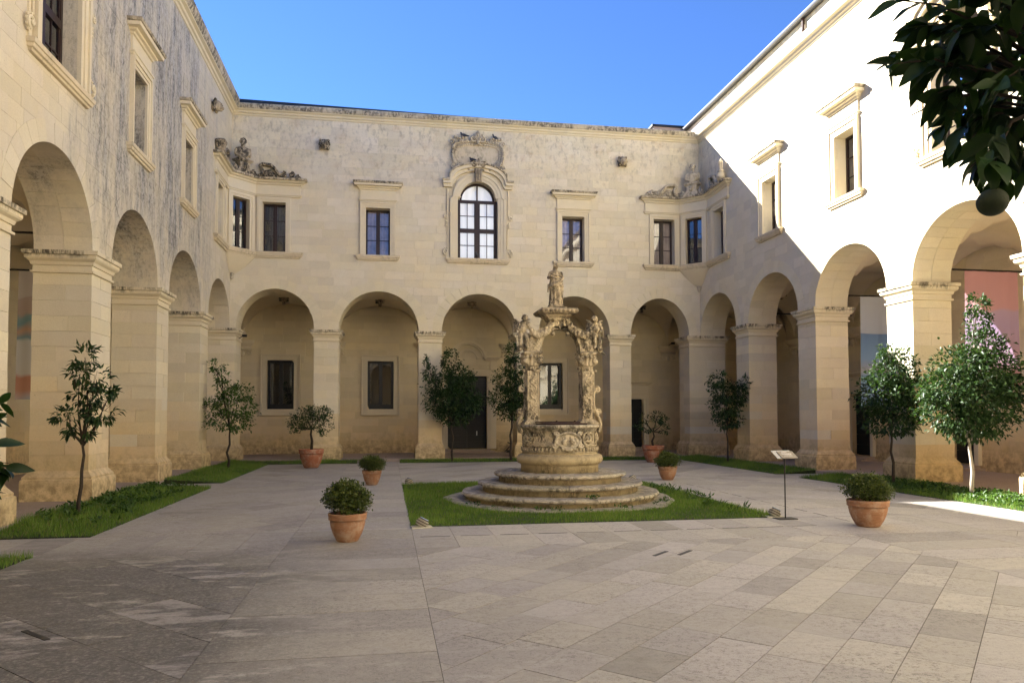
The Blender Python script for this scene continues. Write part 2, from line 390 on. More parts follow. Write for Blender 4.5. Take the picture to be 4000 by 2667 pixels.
def core(mb,fr,s0,s1,zb,zt,ops,nf,nb,extra=()):
    br={s0,s1}
    for o in ops:
        br.update(q for q in (o.s0,o.s1) if s0<q<s1)
        if o.s1-o.s0>0:
            K=24
            for k in range(1,K):
                th=pi*k/K; q=(o.s0+o.s1)/2-(o.s1-o.s0)/2*cos(th)
                if s0<q<s1: br.add(q)
    br=sorted(br)
    def q4(a,b,c,d): mb.add([fr(*a),fr(*b),fr(*c),fr(*d)],[(0,1,2,3)])
    for u,v in zip(br[:-1],br[1:]):
        if v-u<1e-5: continue
        m=(u+v)/2; act=sorted([o for o in ops if o.s0<m<o.s1],key=lambda o:o.zlo)
        lo=(zb,zb); first=True
        segs=[]
        for o in act:
            if o.zlo>zb+1e-3: segs.append((lo,(o.zlo,o.zlo)))
            lo=(max(zb,o.top(u)),max(zb,o.top(v)))
        segs.append((lo,(zt,zt)))
        for (a,b),(c,d) in segs:
            q4((u,nf,a),(v,nf,b),(v,nf,d),(u,nf,c)); q4((u,nb,a),(v,nb,b),(v,nb,d),(u,nb,c))
            q4((u,nf,a),(v,nf,b),(v,nb,b),(u,nb,a)); q4((u,nf,c),(v,nf,d),(v,nb,d),(u,nb,c))
    for o in ops:
        if o.zlo<zb: continue
        for s in (o.s0,o.s1):
            if o.top(s)>o.zlo+.01: q4((s,nf,o.zlo),(s,nf,o.top(s)),(s,nb,o.top(s)),(s,nb,o.zlo))
def ring_boxes(mb,fr,s0,s1,z0,z1,w,n0,n1,bottom=False):   # mitred frame round an opening
    A=[(s0,z0),(s0,z1),(s1,z1),(s1,z0)]; B=[(s0-w,z0),(s0-w,z1+w),(s1+w,z1+w),(s1+w,z0)]
    if bottom: A=[(s0,z0),(s0,z1),(s1,z1),(s1,z0)]; B=[(s0-w,z0-w),(s0-w,z1+w),(s1+w,z1+w),(s1+w,z0-w)]
    for i in range(4 if bottom else 3):
        j=(i+1)%4; mb.prism([A[i],A[j],B[j],B[i]],n0,n1,fr)
def leafwin(par,fr,c,hw,z0,z1,nd,curtain,rows=3,mul=True):
    """wooden casement window: frame > panes, and the curtain behind"""
    f=MB(); w=.055
    f.box(c-hw,c-hw+w,nd-.06,nd,z0,z1,fr); f.box(c+hw-w,c+hw,nd-.06,nd,z0,z1,fr)
    f.box(c-hw+w,c+hw-w,nd-.06,nd,z1-w,z1,fr); f.box(c-hw+w,c+hw-w,nd-.06,nd,z0,z0+w*1.2,fr)
    f.box(c-.065,c+.065,nd-.06,nd+.006,z0+w*1.2,z1-w,fr); f.box(c-.018,c+.018,nd+.006,nd+.02,z0+w*1.2,z1-w,fr)
    zz=[z0+w*1.2+(z1-z0-2.2*w)*k/rows for k in range(rows+1)]
    for a,b in ((c-hw+w,c-.065),(c+.065,c+hw-w)):
        for z in zz[1:-1]: f.box(a,b,nd-.045,nd-.012,z-.011,z+.011,fr)
    F=f.build('window_frame',M['wood'],par)
    for a,b in ((c-hw+w,c-.065),(c+.065,c+hw-w)):
        for i in range(rows):
            mk('pane',[fr(a,nd-.03,zz[i]+.011),fr(b,nd-.03,zz[i]+.011),fr(b,nd-.03,zz[i+1]-.011),fr(a,nd-.03,zz[i+1]-.011)],[(0,1,2,3)],M['glass'],par)
    if curtain:
        K=24; V=[]; Fc=[]
        for k in range(K+1):
            s=c-hw+2*hw*k/K; d=nd-.085-.012*sin(k*1.9)
            V+=[fr(s,d,z0),fr(s,d,z1)]
        Fc=[(2*k,2*k+2,2*k+3,2*k+1) for k in range(K)]
        mk('curtain',V,Fc,curtain,par,smooth=True)
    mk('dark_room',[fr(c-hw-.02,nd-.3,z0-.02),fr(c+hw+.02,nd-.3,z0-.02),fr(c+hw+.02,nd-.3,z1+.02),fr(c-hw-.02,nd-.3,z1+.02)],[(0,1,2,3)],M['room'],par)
    return F
SILLP=[(.0,6.88),(.05,6.89),(.06,6.925),(.09,6.935),(.10,6.985),(.12,6.995),(.13,7.06),(.05,7.075)]
HOODP=[(.0,9.30),(.03,9.31),(.04,9.35),(.09,9.37),(.10,9.405),(.19,9.42),(.20,9.49),(.23,9.50),(.24,9.55),(.1,9.575)]
def small_window(wing,fr,c,curtain,hw=.41,z0=7.08,z1=8.70,nd=-.30,deco=True):
    m=MB(); ring_boxes(m,fr,c-hw,c+hw,z0,z1,.065,-.02,.035); ring_boxes(m,fr,c-hw-.065,c+hw+.065,z0,z1+.065,.075,-.02,.055)
    ring_boxes(m,fr,c-hw-.14,c+hw+.14,z0,z1+.14,.05,-.02,.085)
    w=m.build('window',M['trim'],wing)
    MB().mould(c-hw-.21,c+hw+.21,-.03,.0,SILLP,fr).build('sill',M['sill'],w)
    f=MB(); f.box(c-hw-.185,c+hw+.185,-.02,.045,8.895,9.30,fr); f.mould(c-hw-.185,c+hw+.185,-.02,.045,[(0,8.90),(.02,8.91),(.03,8.945),(.05,8.955),(.05,8.985),(.0,9.0)],fr)
    f.build('frieze',M['trim'],w)
    MB().mould(c-hw-.19,c+hw+.19,-.03,.05,HOODP[:-3]+[(.20,9.491)],fr).build('hood',M['trim'],w)
    MB().mould(c-hw-.19,c+hw+.19,-.03,.05,[(.20,9.494),(.225,9.50),(.24,9.55),(.235,9.565),(.05,9.59)],fr).build('hood_top',M['black'],w)
    leafwin(w,fr,c,hw,z0,z1,nd,curtain)
    return w
def sweep(mb,fr,path,hw,n0,n1,t=0):   # flat band following a path in the wall plane, hw = half width
    P=[Vector((p[0],p[1])) for p in path]; n=len(P); L=[];R_=[]
    for i,p in enumerate(P):
        d=(P[min(i+1,n-1)]-P[max(i-1,0)]).normalized(); q=Vector((-d.y,d.x)); w=hw[i] if hasattr(hw,'__len__') else hw
        L.append(p+q*w); R_.append(p-q*w)
    V=[fr(*x) for x in [(p.x,a,p.y) for a in (n0,n1) for p in L]+[(p.x,a,p.y) for a in (n0,n1) for p in R_]]
    F=[]
    for i in range(n-1):
        F+=[(n+i,n+i+1,3*n+i+1,3*n+i),(i,i+1,n+i+1,n+i),(2*n+i,2*n+i+1,3*n+i+1,3*n+i),(i,i+1,2*n+i+1,2*n+i)]
    F+=[(0,n,3*n,2*n),(n-1,2*n-1,4*n-1,3*n-1)]
    mb.add(V,F,t)
def volute(mb,fr,c,r,turns=1.6,start=0.,sgn=1,w=.03,n=.06,k=22,base=.05):   # a spiral scroll standing proud of the wall
    pts=[];rad=[]
    for i in range(k):
        u=i/(k-1); a=start+sgn*turns*2*pi*u; rr=r*(1-u*.92)
        pts.append(fr(c[0]+rr*cos(a),base+n*(.3+.7*u),c[1]+rr*sin(a))); rad.append(w*(1-.45*u))
    mb.tube(pts,rad,6)
def big_window(wing,fr,c,curtain,full=True):
    z0=7.07; zr=9.19; A=ell(c,.62,.60,9.19)
    m=MB()
    def path(o,oz,k=20): return [(c-.71-o,z0),(c-.71-o,zr+.02-o*.3),(c-.62-o,zr+.03)]+[(c-(.62+o)*cos(pi*i/k),9.19+(.60+oz)*sin(pi*i/k)) for i in range(1,k)]+[(c+.62+o,zr+.03),(c+.71+o,zr+.02-o*.3),(c+.71+o,z0)]
    a,b=path(0,0),path(.09,.09); cc=path(.2,.2); d=path(.27,.27)
    for P,Q,n1 in ((a,b,.04),(b,cc,.065),(cc,d,.10)):
        for i in range(len(P)-1): m.prism([P[i],P[i+1],Q[i+1],Q[i]],-.03,n1,fr)
    w=m.build('arched_window',M['trim'],wing)
    # side strips with scrolls
    s=MB()
    for g in (-1,1):
        s.box(c+g*1.0 if g>0 else c-1.1, c+1.1 if g>0 else c-1.0, -.02,.03,7.07,9.45,fr)
        volute(s,fr,(c+g*1.13,8.5),.07,1.5,pi/2,-g,.022,.04); s.tube([fr(c+g*1.07,.05,9.5),fr(c+g*1.07,.05,8.62),fr(c+g*1.1,.06,8.52)],.022,6)
        for i in range(3): s.ball(fr(c+g*1.10,.05,8.33-.07*i),(.03,.03,.035),6,4)
        volute(s,fr,(c+g*1.13,7.27),.10,1.4,-pi/2,g,.03,.05)
        for i in range(6): s.ball(fr(c+g*(1.10+.12*cos(i*.55-1.0)),.05,7.27+.14*sin(i*.55-1.0)),.026,6,4)
        s.tube([fr(c+g*1.03,.05,7.42),fr(c+g*1.05,.05,8.3)],.016,5)
    s.build('side_scroll',M['trim'],w)
    MB().mould(c-1.0,c+1.0,-.03,.0,SILLP,fr).build('sill',M['sill'],w)
    # arched hood
    k=22; R0=1.0
    arc=lambda r: [(c-(r)*cos(pi*i/k),9.50+(r-.22)*sin(pi*i/k)) for i in range(k+1)]
    lo=[(c-1.22,9.50+.0),(c-1.02,9.50)]+arc(.90)[1:-1]+[(c+1.02,9.50),(c+1.22,9.50)]
    for name,off,h,n1,mt in (('hood_moulding',0.,.10,.12,M['trim']),('hood',.10,.10,.21,M['trim']),('hood_top',.20,.055,.26,M['black'])):
        h1=MB(); P=[];Q=[]
        for L,o in ((P,off),(Q,off+h)):
            L+= [(c-1.20-o*.2,9.54+o),(c-.93-o*.35,9.54+o)]+[(c-(.86+o*.75)*cos(pi*i/k),9.54+o+(.60)*sin(pi*i/k)**.8) for i in range(2,k-1)]+[(c+.93+o*.35,9.54+o),(c+1.20+o*.2,9.54+o)]
        for i in range(len(P)-1): h1.prism([P[i],P[i+1],Q[i+1],Q[i]],-.03,n1,fr)
        h1.build(name,mt,w)
    # keystone console
    kk=MB(); kk.prism([(c-.10,9.76),(c+.10,9.76),(c+.14,10.2),(c-.14,10.2)],-.02,.20,fr)
    for i in range(3): kk.tube([fr(c-.07+.07*i,.21,9.80),fr(c-.08+.08*i,.235,10.0),fr(c-.09+.09*i,.22,10.18)],.026,6)
    for g in (-1,1): volute(kk,fr,(c+g*.17,10.33),.12,1.6,pi if g<0 else 0,g,.04,.1,base=.16)
    for i in range(4): kk.ball(fr(c-.08+.055*i,.21,9.74),.032,6,4)
    kk.ball(fr(c,.22,10.42),(.05,.05,.14),6,5); kk.build('keystone',M['carve_dark'],w)
    # joinery
    f=MB(); nd=-.26
    f.box(c-.71,c-.63,nd-.07,nd,z0,zr,fr); f.box(c+.63,c+.71,nd-.07,nd,z0,zr,fr)
    f.box(c-.63,c+.63,nd-.07,nd,z0,z0+.07,fr); f.box(c-.71,c+.71,nd-.07,nd+.01,zr-.10,zr,fr); f.box(c-.63,c+.63,nd-.07,nd+.01,8.04,8.18,fr)
    f.box(c-.065,c+.065,nd-.07,nd+.008,z0+.07,8.04,fr); f.box(c-.065,c+.065,nd-.07,nd+.008,8.18,zr-.10,fr)
    f.box(c-.025,c+.025,nd-.06,nd+.004,zr,9.19+.56,fr)
    k=16; P=[(c-.62*cos(pi*i/k),9.19+.60*sin(pi*i/k)) for i in range(k+1)]; Q=[(c-.55*cos(pi*i/k),9.19+.53*sin(pi*i/k)) for i in range(k+1)]
    for i in range(k): f.prism([P[i],P[i+1],Q[i+1],Q[i]],nd-.07,nd,fr)
    rects=[]
    for g in (-1,1):
        a,b=(c-.63,c-.065) if g<0 else (c+.065,c+.63); mm=(a+b)/2
        for za,zb in ((z0+.07,8.04),(8.18,zr-.10)):
            f.box(a,a+.035,nd-.055,nd-.01,za,zb,fr); f.box(b-.035,b,nd-.055,nd-.01,za,zb,fr)
            f.box(mm-.011,mm+.011,nd-.05,nd-.015,za,zb,fr); zm=(za+zb)/2; f.box(a+.035,b-.035,nd-.049,nd-.016,zm-.011,zm+.011,fr)
            for x0,x1 in ((a+.035,mm-.011),(mm+.011,b-.035)):
                for y0,y1 in ((za,zm-.011),(zm+.011,zb)): rects.append((x0,x1,y0,y1))
    f.build('window_frame',M['wood'],w)
    for x0,x1,y0,y1 in rects: mk('pane',[fr(x0,nd-.03,y0),fr(x1,nd-.03,y0),fr(x1,nd-.03,y1),fr(x0,nd-.03,y1)],[(0,1,2,3)],M['glass'],w)
    for g in (-1,1):
        P=[(c+g*.025,9.19)]+[(c+g*.55*cos(pi/2*i/8),9.19+.53*sin(pi/2*i/8)) for i in range(9)]+[(c+g*.025,9.72)]
        mk('pane',[fr(p[0],nd-.03,p[1]) for p in P],[tuple(range(len(P)))],M['glass'],w)
    V=[];K=30
    for i in range(K+1):
        s=c-.7+1.4*i/K; V+=[fr(s,nd-.085-.010*sin(i*1.3),z0),fr(s,nd-.085-.010*sin(i*1.3+.4),9.85)]
    mk('curtain',V,[(2*i,2*i+2,2*i+3,2*i+1) for i in range(K)],curtain,w,smooth=True)
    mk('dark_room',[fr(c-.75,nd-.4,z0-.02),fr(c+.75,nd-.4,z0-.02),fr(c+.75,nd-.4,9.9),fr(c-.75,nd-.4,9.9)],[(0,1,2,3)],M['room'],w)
    return w
def arch(wing,fr,a,b,mat,detail=True,rz=1.34,seed=0):
    R=random.Random(seed); c=(a+b)/2; rs=(b-a)/2; K=17
    def pt(th,o): return (c-(rs+o)*cos(th),ZS+(rz+o)*sin(th))
    k=34; m=MB()
    for i in range(k): m.prism([pt(pi*i/k,.012),pt(pi*(i+1)/k,.012),pt(pi*(i+1)/k,.30),pt(pi*i/k,.30)],-.93,-.02,fr)
    A=m.build('arch',mat,wing)
    if detail:
        for rows in ((-.46,.004),(-.945,-.465)):
            off=R.uniform(-.03,.03) if rows[0]<-.9 else 0
            ths=[0]+[pi*(i+off*2)/K for i in range(1,K)]+[pi]
            for i in range(K):
                t0,t1=ths[i]+.0018,ths[i+1]-.0018; tm=(t0+t1)/2; o=R.uniform(-.002,.002)
                P=[pt(t,0+o) for t in (t0,tm,t1)]+[pt(t,.33) for t in (t1,tm,t0)]
                MB().prism(P,rows[0],rows[1]+(R.uniform(-.003,.003) if rows[1]>0 else 0),fr,R.uniform(-1,1)*.8).build('voussoir',mat if mat is M['wall_left'] else M['vous'],A)
    return A
CAPP=[(.0,4.10),(.035,4.11),(.04,4.145),(.006,4.15),(.006,4.235),(.03,4.245),(.045,4.30),(.09,4.335),(.105,4.36),(.105,4.41),(.135,4.42),(.14,4.485),(.0,4.499)]
PLP=[(.10,ZG-.05),(.105,.44),(.10,.50),(.075,.515),(.08,.55),(.05,.585),(.015,.63),(.0,.66)]
def pier(wing,fr,a,b,mat,na=-.95,nb=0.,detail=True,seed=0,cap=True):
    R=random.Random(seed)
    p=MB().box(a+.02,b-.02,na+.02,nb-.02,ZG,ZS-.02,fr).build('pier',mat,wing)
    MB().mould(a,b,na,nb,PLP,fr,R.uniform(-.5,.5)).build('plinth',mat,p)
    MB().mould(a,b,na,nb,CAPP,fr).build('capital',M['cap'],p)
    z=.655; i=0; sn=(na+nb)/2
    if not detail:
        MB().box(a,b,na,nb,.64,4.12,fr).build('shaft',mat,p); return p
    while z<4.11:
        h=R.choice((.25,.27,.27,.29)); z1=min(z+h,4.115)
        if 4.115-z1<.12: z1=4.115
        g=.0025
        if i%2: parts=[(a,b,na,sn+R.uniform(-.1,.1)),]; parts.append((a,b,parts[0][3],nb))
        else:
            q=a+(b-a)*R.uniform(.35,.65); parts=[(a,q,na,nb),(q,b,na,nb)]
        for (s0,s1,n0,n1) in parts:
            e=R.uniform(-.003,.003)
            mt=M['pier_grey'] if (R.random()<.13 and z>.9) else mat
            MB().box(s0+(g if s0>a else -e),s1-(g if s1<b else -e),n0+(g if n0>na else -e),n1-(g if n1<nb else -e),z+g,z1-g,fr,R.uniform(-1,1)).build('stone',mt,p)
        z=z1; i+=1
    return p
def groin(mb,fr,s0,s1,n0,n1,h=1.42,k=14):
    V=[]
    for i in range(k+1):
        for j in range(k+1):
            u=-1+2*i/k; v=-1+2*j/k; u=sin(u*pi/2); v=sin(v*pi/2)
            z=ZS+h*max(sqrt(max(0,1-u*u)),sqrt(max(0,1-v*v)))
            V.append(fr((s0+s1)/2+u*(s1-s0)/2,(n0+n1)/2+v*(n1-n0)/2,z))
    mb.add(V,[(i*(k+1)+j,(i+1)*(k+1)+j,(i+1)*(k+1)+j+1,i*(k+1)+j+1) for i in range(k) for j in range(k)])
def lion_mask(wing,fr,c,z):
    m=MB(); m.box(c-.09,c+.09,-.03,.08,z-.13,z+.10,fr)
    m.ball(fr(c,.14,z),(.15,.15,.16),10,7); m.ball(fr(c,.27,z-.06),(.075,.09,.06),8,5); m.ball(fr(c,.24,z-.13),(.06,.06,.03),8,4)
    for g in (-1,1):
        m.ball(fr(c+g*.13,.12,z+.14),(.05,.05,.06),6,4); m.ball(fr(c+g*.06,.27,z+.04),.028,6,4); m.ball(fr(c+g*.12,.10,z-.1),(.06,.06,.09),6,4)
    for i in range(9):
        a=pi*i/8; m.ball(fr(c+.155*cos(a),.09,z+.02+.14*sin(a)),.045,6,4)
    m.build('lion_mask',M['carve_dark'],wing,True)
def corbel(wing,fr,c,n,w=.55,sgn=1):   # console under the vault on the gallery wall
    m=MB(); m.mould(c-w,c+w,n-.02,n+.03,[(0,4.12),(.03,4.13),(.04,4.20),(.02,4.21),(.05,4.30),(.10,4.36),(.12,4.44),(.13,4.49),(0,4.50)],fr)
    for g in (-1,1): volute(m,fr,(c+g*.28,4.02),.10,1.4,pi/2,g,.025,.03,base=n+.03)
    m.ball(fr(c,n+.04,3.98),(.09,.06,.12),8,5); m.build('corbel',M['trim'],wing,True)

SCR=(.26,.34)
ZL=[ZS+.0,4.65,4.92,5.19,5.46,5.73,6.0,6.27,6.54,6.81,7.08]+[7.08+.27*i for i in range(1,17)]+[11.62]
ZL=sorted(set(round(z,3) for z in ZL if z<=11.62))
def wing_build(label,fr,s0,s1,piers,arches,mat,wins,smalls,bigs,masks,ops_extra=(),detail_from=None,rear_n=-4.0,rs0=None,rs1=None,rops=(),seed=1,rearmat=None,vbays=(),stone_limit=300):
    w=thing('cloister_wing',label,'building',(0,0,0))
    rs0=s0 if rs0 is None else rs0; rs1=s1 if rs1 is None else rs1
    df=detail_from if detail_from is not None else -99
    ops=[];aops=[]
    for i,(a,b) in enumerate(arches):
        c=(a+b)/2; rs=(b-a)/2; aops.append(Op(a-.31,b+.31,-9,ell(c,rs+.31,1.34+.31)))
        arch(w,fr,a,b,mat,detail=a>df,seed=seed*50+i)
    for c,cur in smalls: ops.append(Op(c-.41,c+.41,7.08,8.70))
    for c,cur in bigs: ops.append(Op(c-.71,c+.71,7.07,lambda s,c=c: 9.19 if abs(s-c)>.62 else ell(c,.62,.60,9.19)(s)))
    ops+=list(ops_extra)
    mb=MB(); core(mb,fr,s0,s1,ZS,11.62,aops+ops,-.075,-.93); mb.build('wall_core',mat,w)
    sops=[Op(o.s0-.0,o.s1+.0,o.zlo,(lambda s,o=o: o.top(s)+.018)) for o in aops]+ops
    st=stones_for(max(s0,df if df>-50 else s0),s1,ZL,sops,(.42,.74),seed=seed)
    def cdist(p):
        x,y,z=fr(p[0][0][0],0,p[0][0][1]); return x*x+y*y
    st.sort(key=cdist); R=random.Random(seed)
    for poly,t in st[:stone_limit]:
        MB().prism(poly,-.08,R.uniform(-.0018,.0018),fr,t).build('stone',mat,w)
    m=MB()
    for poly,t in st[stone_limit:]: m.prism(poly,-.08,R.uniform(-.0018,.0018),fr,t)
    if df>-50:   # plain part of the wall beside and behind the camera
        core(m,fr,s0,df,ZS,11.62,[o for o in sops if o.s0<df],-.09,0.)
    tag(m.build('ashlar_stones',mat,w),kind='stuff')
    for i,p in enumerate(piers): pier(w,fr,*p,M['pier'],detail=p[0]>df,seed=seed*20+i)
    for c,cur in smalls: small_window(w,fr,c,cur)
    for c,cur in bigs: big_window(w,fr,c,cur)
    for c in masks: lion_mask(w,fr,c,10.75)
    # gallery behind the arches
    for a,b in vbays: m=MB(); groin(m,fr,a,b,-.93,rear_n); m.build('vault',M['vault'],w,True)
    bm_=MB()
    for a,b in vbays:
        c=(a+b)/2; n_=(rear_n-.93)/2
        bm_.lathe([(.02,-.26),(.05,-.25),(.07,-.2),(.05,-.16),(.12,-.12),(.13,-.06),(.18,-.04),(.19,.04)],k=10)
        bm_.V[-80:]=[fr(c+v[0],n_+v[1],v[2]+ZS+1.42) for v in bm_.V[-80:]]
        for q in range(6): bm_.ball(fr(c+.13*cos(q*pi/3),n_+.13*sin(q*pi/3),ZS+1.42-.1),.045,6,4)
    if vbays: bm_.build('ceiling_boss',M['carve_dark'],w)
    m=MB(); core(m,fr,rs0,rs1,ZF-.1,6.1,list(rops),rear_n-.04,rear_n-.5); m.box(rs0,rs1,rear_n-.5,rear_n-.04,6.1,11.6,fr); m.build('gallery_wall_core',M['inner'],w)
    rz=[ZF]+[.4+.27*i for i in range(0,21)]
    st=stones_for(max(rs0,df if df>-50 else rs0),rs1,rz,list(rops),(.5,.95),seed=seed+7); m=MB()
    for poly,t in st: m.prism(poly,rear_n-.05,rear_n+R.uniform(-.003,.003),fr,t)
    tag(m.build('gallery_wall_stones',M['inner'],w),kind='stuff')
    for q in sorted({q for v in vbays for q in v}): corbel(w,fr,q,rear_n,.30)
    # upper floor and roof slab
    m=MB(); m.box(rs0,rs1,rear_n,-.93,6.15,6.3,fr); m.box(rs0,rs1,rear_n-.3,-.10,11.72,11.9,fr); m.build('roof_slab',M['pinkwall'],w)
    return w
def cornice(w,fr,s0,s1,prof,mat,name='cornice',m0=0,m1=0,n0=-.12):
    V=[];P=[(n0,prof[0][1])]+list(prof)+[(n0,prof[-1][1])]
    k=max(1,int((s1-s0)/.7))
    for i in range(k+1):
        for n_,z in P:
            a=s0+(s1-s0)*i/k
            if i==0: a=s0+m0*n_
            if i==k: a=s1-m1*n_
            V.append(fr(a,n_,z))
    L=len(P); F=[(i*L+j,(i+1)*L+j,(i+1)*L+j+1,i*L+j+1) for i in range(k) for j in range(L-1)]
    F+=[tuple(range(L)),tuple(k*L+j for j in range(L))]
    R=random.Random(3); T=[]
    ts=[R.uniform(-1,1) for _ in range(k)]
    for i in range(k): T+=[ts[i]]*(L-1)
    T+=[0,0]
    return mk(name,V,F,mat,w,tint=T)

FB=lambda s,n,z:(s,Wy-n,z)
FL=lambda s,n,z:(XL+n,s,z)
FR=lambda s,n,z:(XR-n,s,z)
FS=lambda s,n,z:(s,-3.0+n,z)
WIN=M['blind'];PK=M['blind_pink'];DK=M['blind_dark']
# openings of the corner bays
cl=[Op(-4.15,-3.40,7.08,8.74)]; cr=[Op(9.53,10.33,7.08,8.74)]
gwin=lambda c:Op(c-.505,c+.505,1.86,3.74)
rb=[gwin(-4.07),gwin(-.28),gwin(6.55),Op(2.36,3.94,.28,3.18),Op(9.74,10.50,.28,2.27)]
bays_b=[(-5.48,-2.05),(-2.05,1.45),(1.45,4.86),(4.86,8.26),(8.26,11.6)]
back=wing_build('far cloister wing with five arches and a tall arched window under a cartouche',FB,XL,XR,
    [(-2.45,-1.645),(1.04,1.835),(4.47,5.25),(7.853,8.64)],[(-4.97,-2.45),(-1.645,1.04),(1.835,4.47),(5.25,7.853),(8.64,10.86)],
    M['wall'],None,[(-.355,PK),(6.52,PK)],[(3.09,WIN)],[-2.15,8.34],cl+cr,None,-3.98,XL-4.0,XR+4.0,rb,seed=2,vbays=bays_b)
LP=[(21.65,22.53),(17.75,18.63),(14.0,14.93),(10.25,11.15),(6.5,7.4),(2.75,3.65),(-1.1,-.2)]
LA=[(22.53,25.50),(18.63,21.65),(14.93,17.75),(11.15,14.0),(7.4,10.25),(3.65,6.5),(-.2,2.75)]
vb=lambda P:[(a,b) for a,b in zip([ (q[0]+q[1])/2 for q in P][1:],[ (q[0]+q[1])/2 for q in P][:-1])]
left=wing_build('left cloister wing with grey black weathering streaks between its upper windows',FL,-3.0,Wy,LP,LA,M['wall_left'],None,
    [(20.15,DK),(16.34,DK)],[(12.57,DK),(5.1,DK)],[22.7],[Op(23.45,24.2,7.08,8.74)],9.4,-4.0,-3.0,Wy+4.0,[],seed=3,vbays=[(22.09,25.9)]+vb(LP))
RP=[(21.86,22.70),(18.13,18.98),(14.41,15.26),(10.7,11.55),(6.95,7.8),(3.2,4.05),(-.6,.3)]
RA=[(22.70,25.50),(18.98,21.86),(15.26,18.13),(11.55,14.41),(7.8,10.7),(4.05,6.95),(.3,3.2)]
right=wing_build('right cloister wing with its upper wall in bright sun and a low attic',FR,-3.0,Wy,RP,RA,M['wall_right'],None,
    [(20.43,PK),(16.72,PK)],[(12.98,PK),(5.6,DK)],[],[Op(23.5,24.25,7.08,8.74)],9.4,-3.95,-3.0,Wy+4.0,[Op(21.45,22.5,.28,2.30),Op(17.2,18.1,.28,2.3)],seed=4,vbays=[(22.28,25.9)]+vb(RP))
south=wing_build('cloister wing behind the viewer closing the court',FS,XL,XR,[(-2.45,-1.645),(1.04,1.835),(4.47,5.25),(7.853,8.64)],
    [(-4.97,-2.45),(-1.645,1.04),(1.835,4.47),(5.25,7.853),(8.64,10.86)],M['wall'],None,[(-.355,DK),(6.52,DK)],[(3.09,DK)],[],[],9999,-4.0,XL-4.0,XR+4.0,[],seed=5,vbays=bays_b)
# corner piers (belong to the back wing)
pier(back,wfr,-6.10,-4.97,M['pier'],Wy,Wy+.95,seed=91)
pier(back,wfr,10.86,12.25,M['pier'],Wy,Wy+.95,seed=92)
m=MB()
for a,b in ((-9.1,-6.1),(12.25,15.25)): m=MB(); groin(m,wfr,a,b,26.45,29.5); m.build('vault',M['vault'],back,True)
# cornices
CP=[(.0,11.62),(.03,11.63),(.05,11.68),(.10,11.70),(.12,11.75),(.20,11.78),(.21,11.80)]
CT=[(.212,11.802),(.235,11.83),(.25,11.91),(.24,11.96),(.20,11.99)]
cornice(back,FB,XL,XR,CP,M['trim'],m0=1,m1=1); cornice(back,FB,XL,XR,CT,M['black'],'cornice_top',1,1)
cornice(right,FR,-3,Wy,CP,M['trim'],m1=1); cornice(right,FR,-3,Wy,CT,M['trim'],'cornice_top',0,1)
cornice(left,FL,-3,Wy,CP,M['trim'],m1=1)
cornice(left,FL,-3,Wy,[(.212,11.802),(.24,11.84),(.28,11.95),(.29,12.06),(.24,12.12)],M['black'],'cornice_top',0,1)
cornice(south,FS,XL,XR,CP+[(.25,11.95)],M['trim'])
m=MB()   # dark membrane edge behind the far cornice, tapering to the right
V=[FB(XL-1,.02,11.95),FB(10.0,.02,11.95),FB(10.0,.02,11.985),FB(XL-1,.02,12.19),FB(XL-1,-4,11.95),FB(10.0,-4,11.95),FB(10.,-4,12.0),FB(XL-1,-4,12.2)]
m.add(V,[(0,1,2,3),(4,5,6,7),(3,2,6,7),(0,3,7,4),(1,2,6,5)]); m.build('roof_edge',M['roofdark'],back)
# attic of the right wing
st=stones_for(-3,Wy+3.5,[11.99,12.22,12.47,12.66],[],(.5,.9),seed=44); m=MB()
for poly,t in st: m.prism(poly,-.5,-.16,FR,t)
tag(m.build('attic_stones',M['wall_right'],right),kind='stuff')
MB().box(-3,Wy+3.6,-4,-.05,12.68,12.75,FR).build('attic_roof',M['metal'],right)
MB().tube([FR(-3,-.02,12.70),FR(Wy+3.6,-.02,12.70)],.06,8).build('gutter',M['metal'],right)
dp=MB(); dp.tube([FR(18.66,-.10,12.66),FR(18.66,-.10,12.0)],.045,8); dp.box(18.62,18.70,-.16,-.05,12.3,12.33,FR); dp.build('downpipe',M['rust'],right)
mc=MB(); mc.box(10.2,11.9,27.2,28.6,11.9,12.86); c_=mc.build('roof_block',M['pinkwall'],back); MB().box(10.12,12.0,27.12,28.7,12.86,12.93).build('coping',M['roofdark'],c_)
# ----- windows of the gallery walls
def gallery_window(wing,fr,c,n):
    m=MB(); ring_boxes(m,fr,c-.505,c+.505,1.86,3.74,.10,n-.04,n+.07,True); ring_boxes(m,fr,c-.605,c+.605,1.76,3.84,.09,n-.04,n+.045,True); ring_boxes(m,fr,c-.695,c+.695,1.67,3.93,.045,n-.03,n+.12,True)
    w=m.build('window',M['trim'],wing); f=MB(); d=n-.16
    for a,b,z0,z1 in ((c-.505,c-.40,1.86,3.74),(c+.40,c+.505,1.86,3.74),(c-.40,c+.40,3.64,3.74),(c-.40,c+.40,1.86,2.05),(c-.07,c+.07,2.05,3.64)): f.box(a,b,d-.06,d,z0,z1,fr)
    f.build('window_frame',M['door'],w)
    for a,b in ((c-.40,c-.07),(c+.07,c+.40)): mk('pane',[fr(a,d-.03,2.05),fr(b,d-.03,2.05),fr(b,d-.03,3.64),fr(a,d-.03,3.64)],[(0,1,2,3)],M['glass'],w)
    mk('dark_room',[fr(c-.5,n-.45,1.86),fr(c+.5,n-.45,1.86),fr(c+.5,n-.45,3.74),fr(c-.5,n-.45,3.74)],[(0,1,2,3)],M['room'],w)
for c in (-4.07,-.28,6.55): gallery_window(back,FB,c,-3.98)
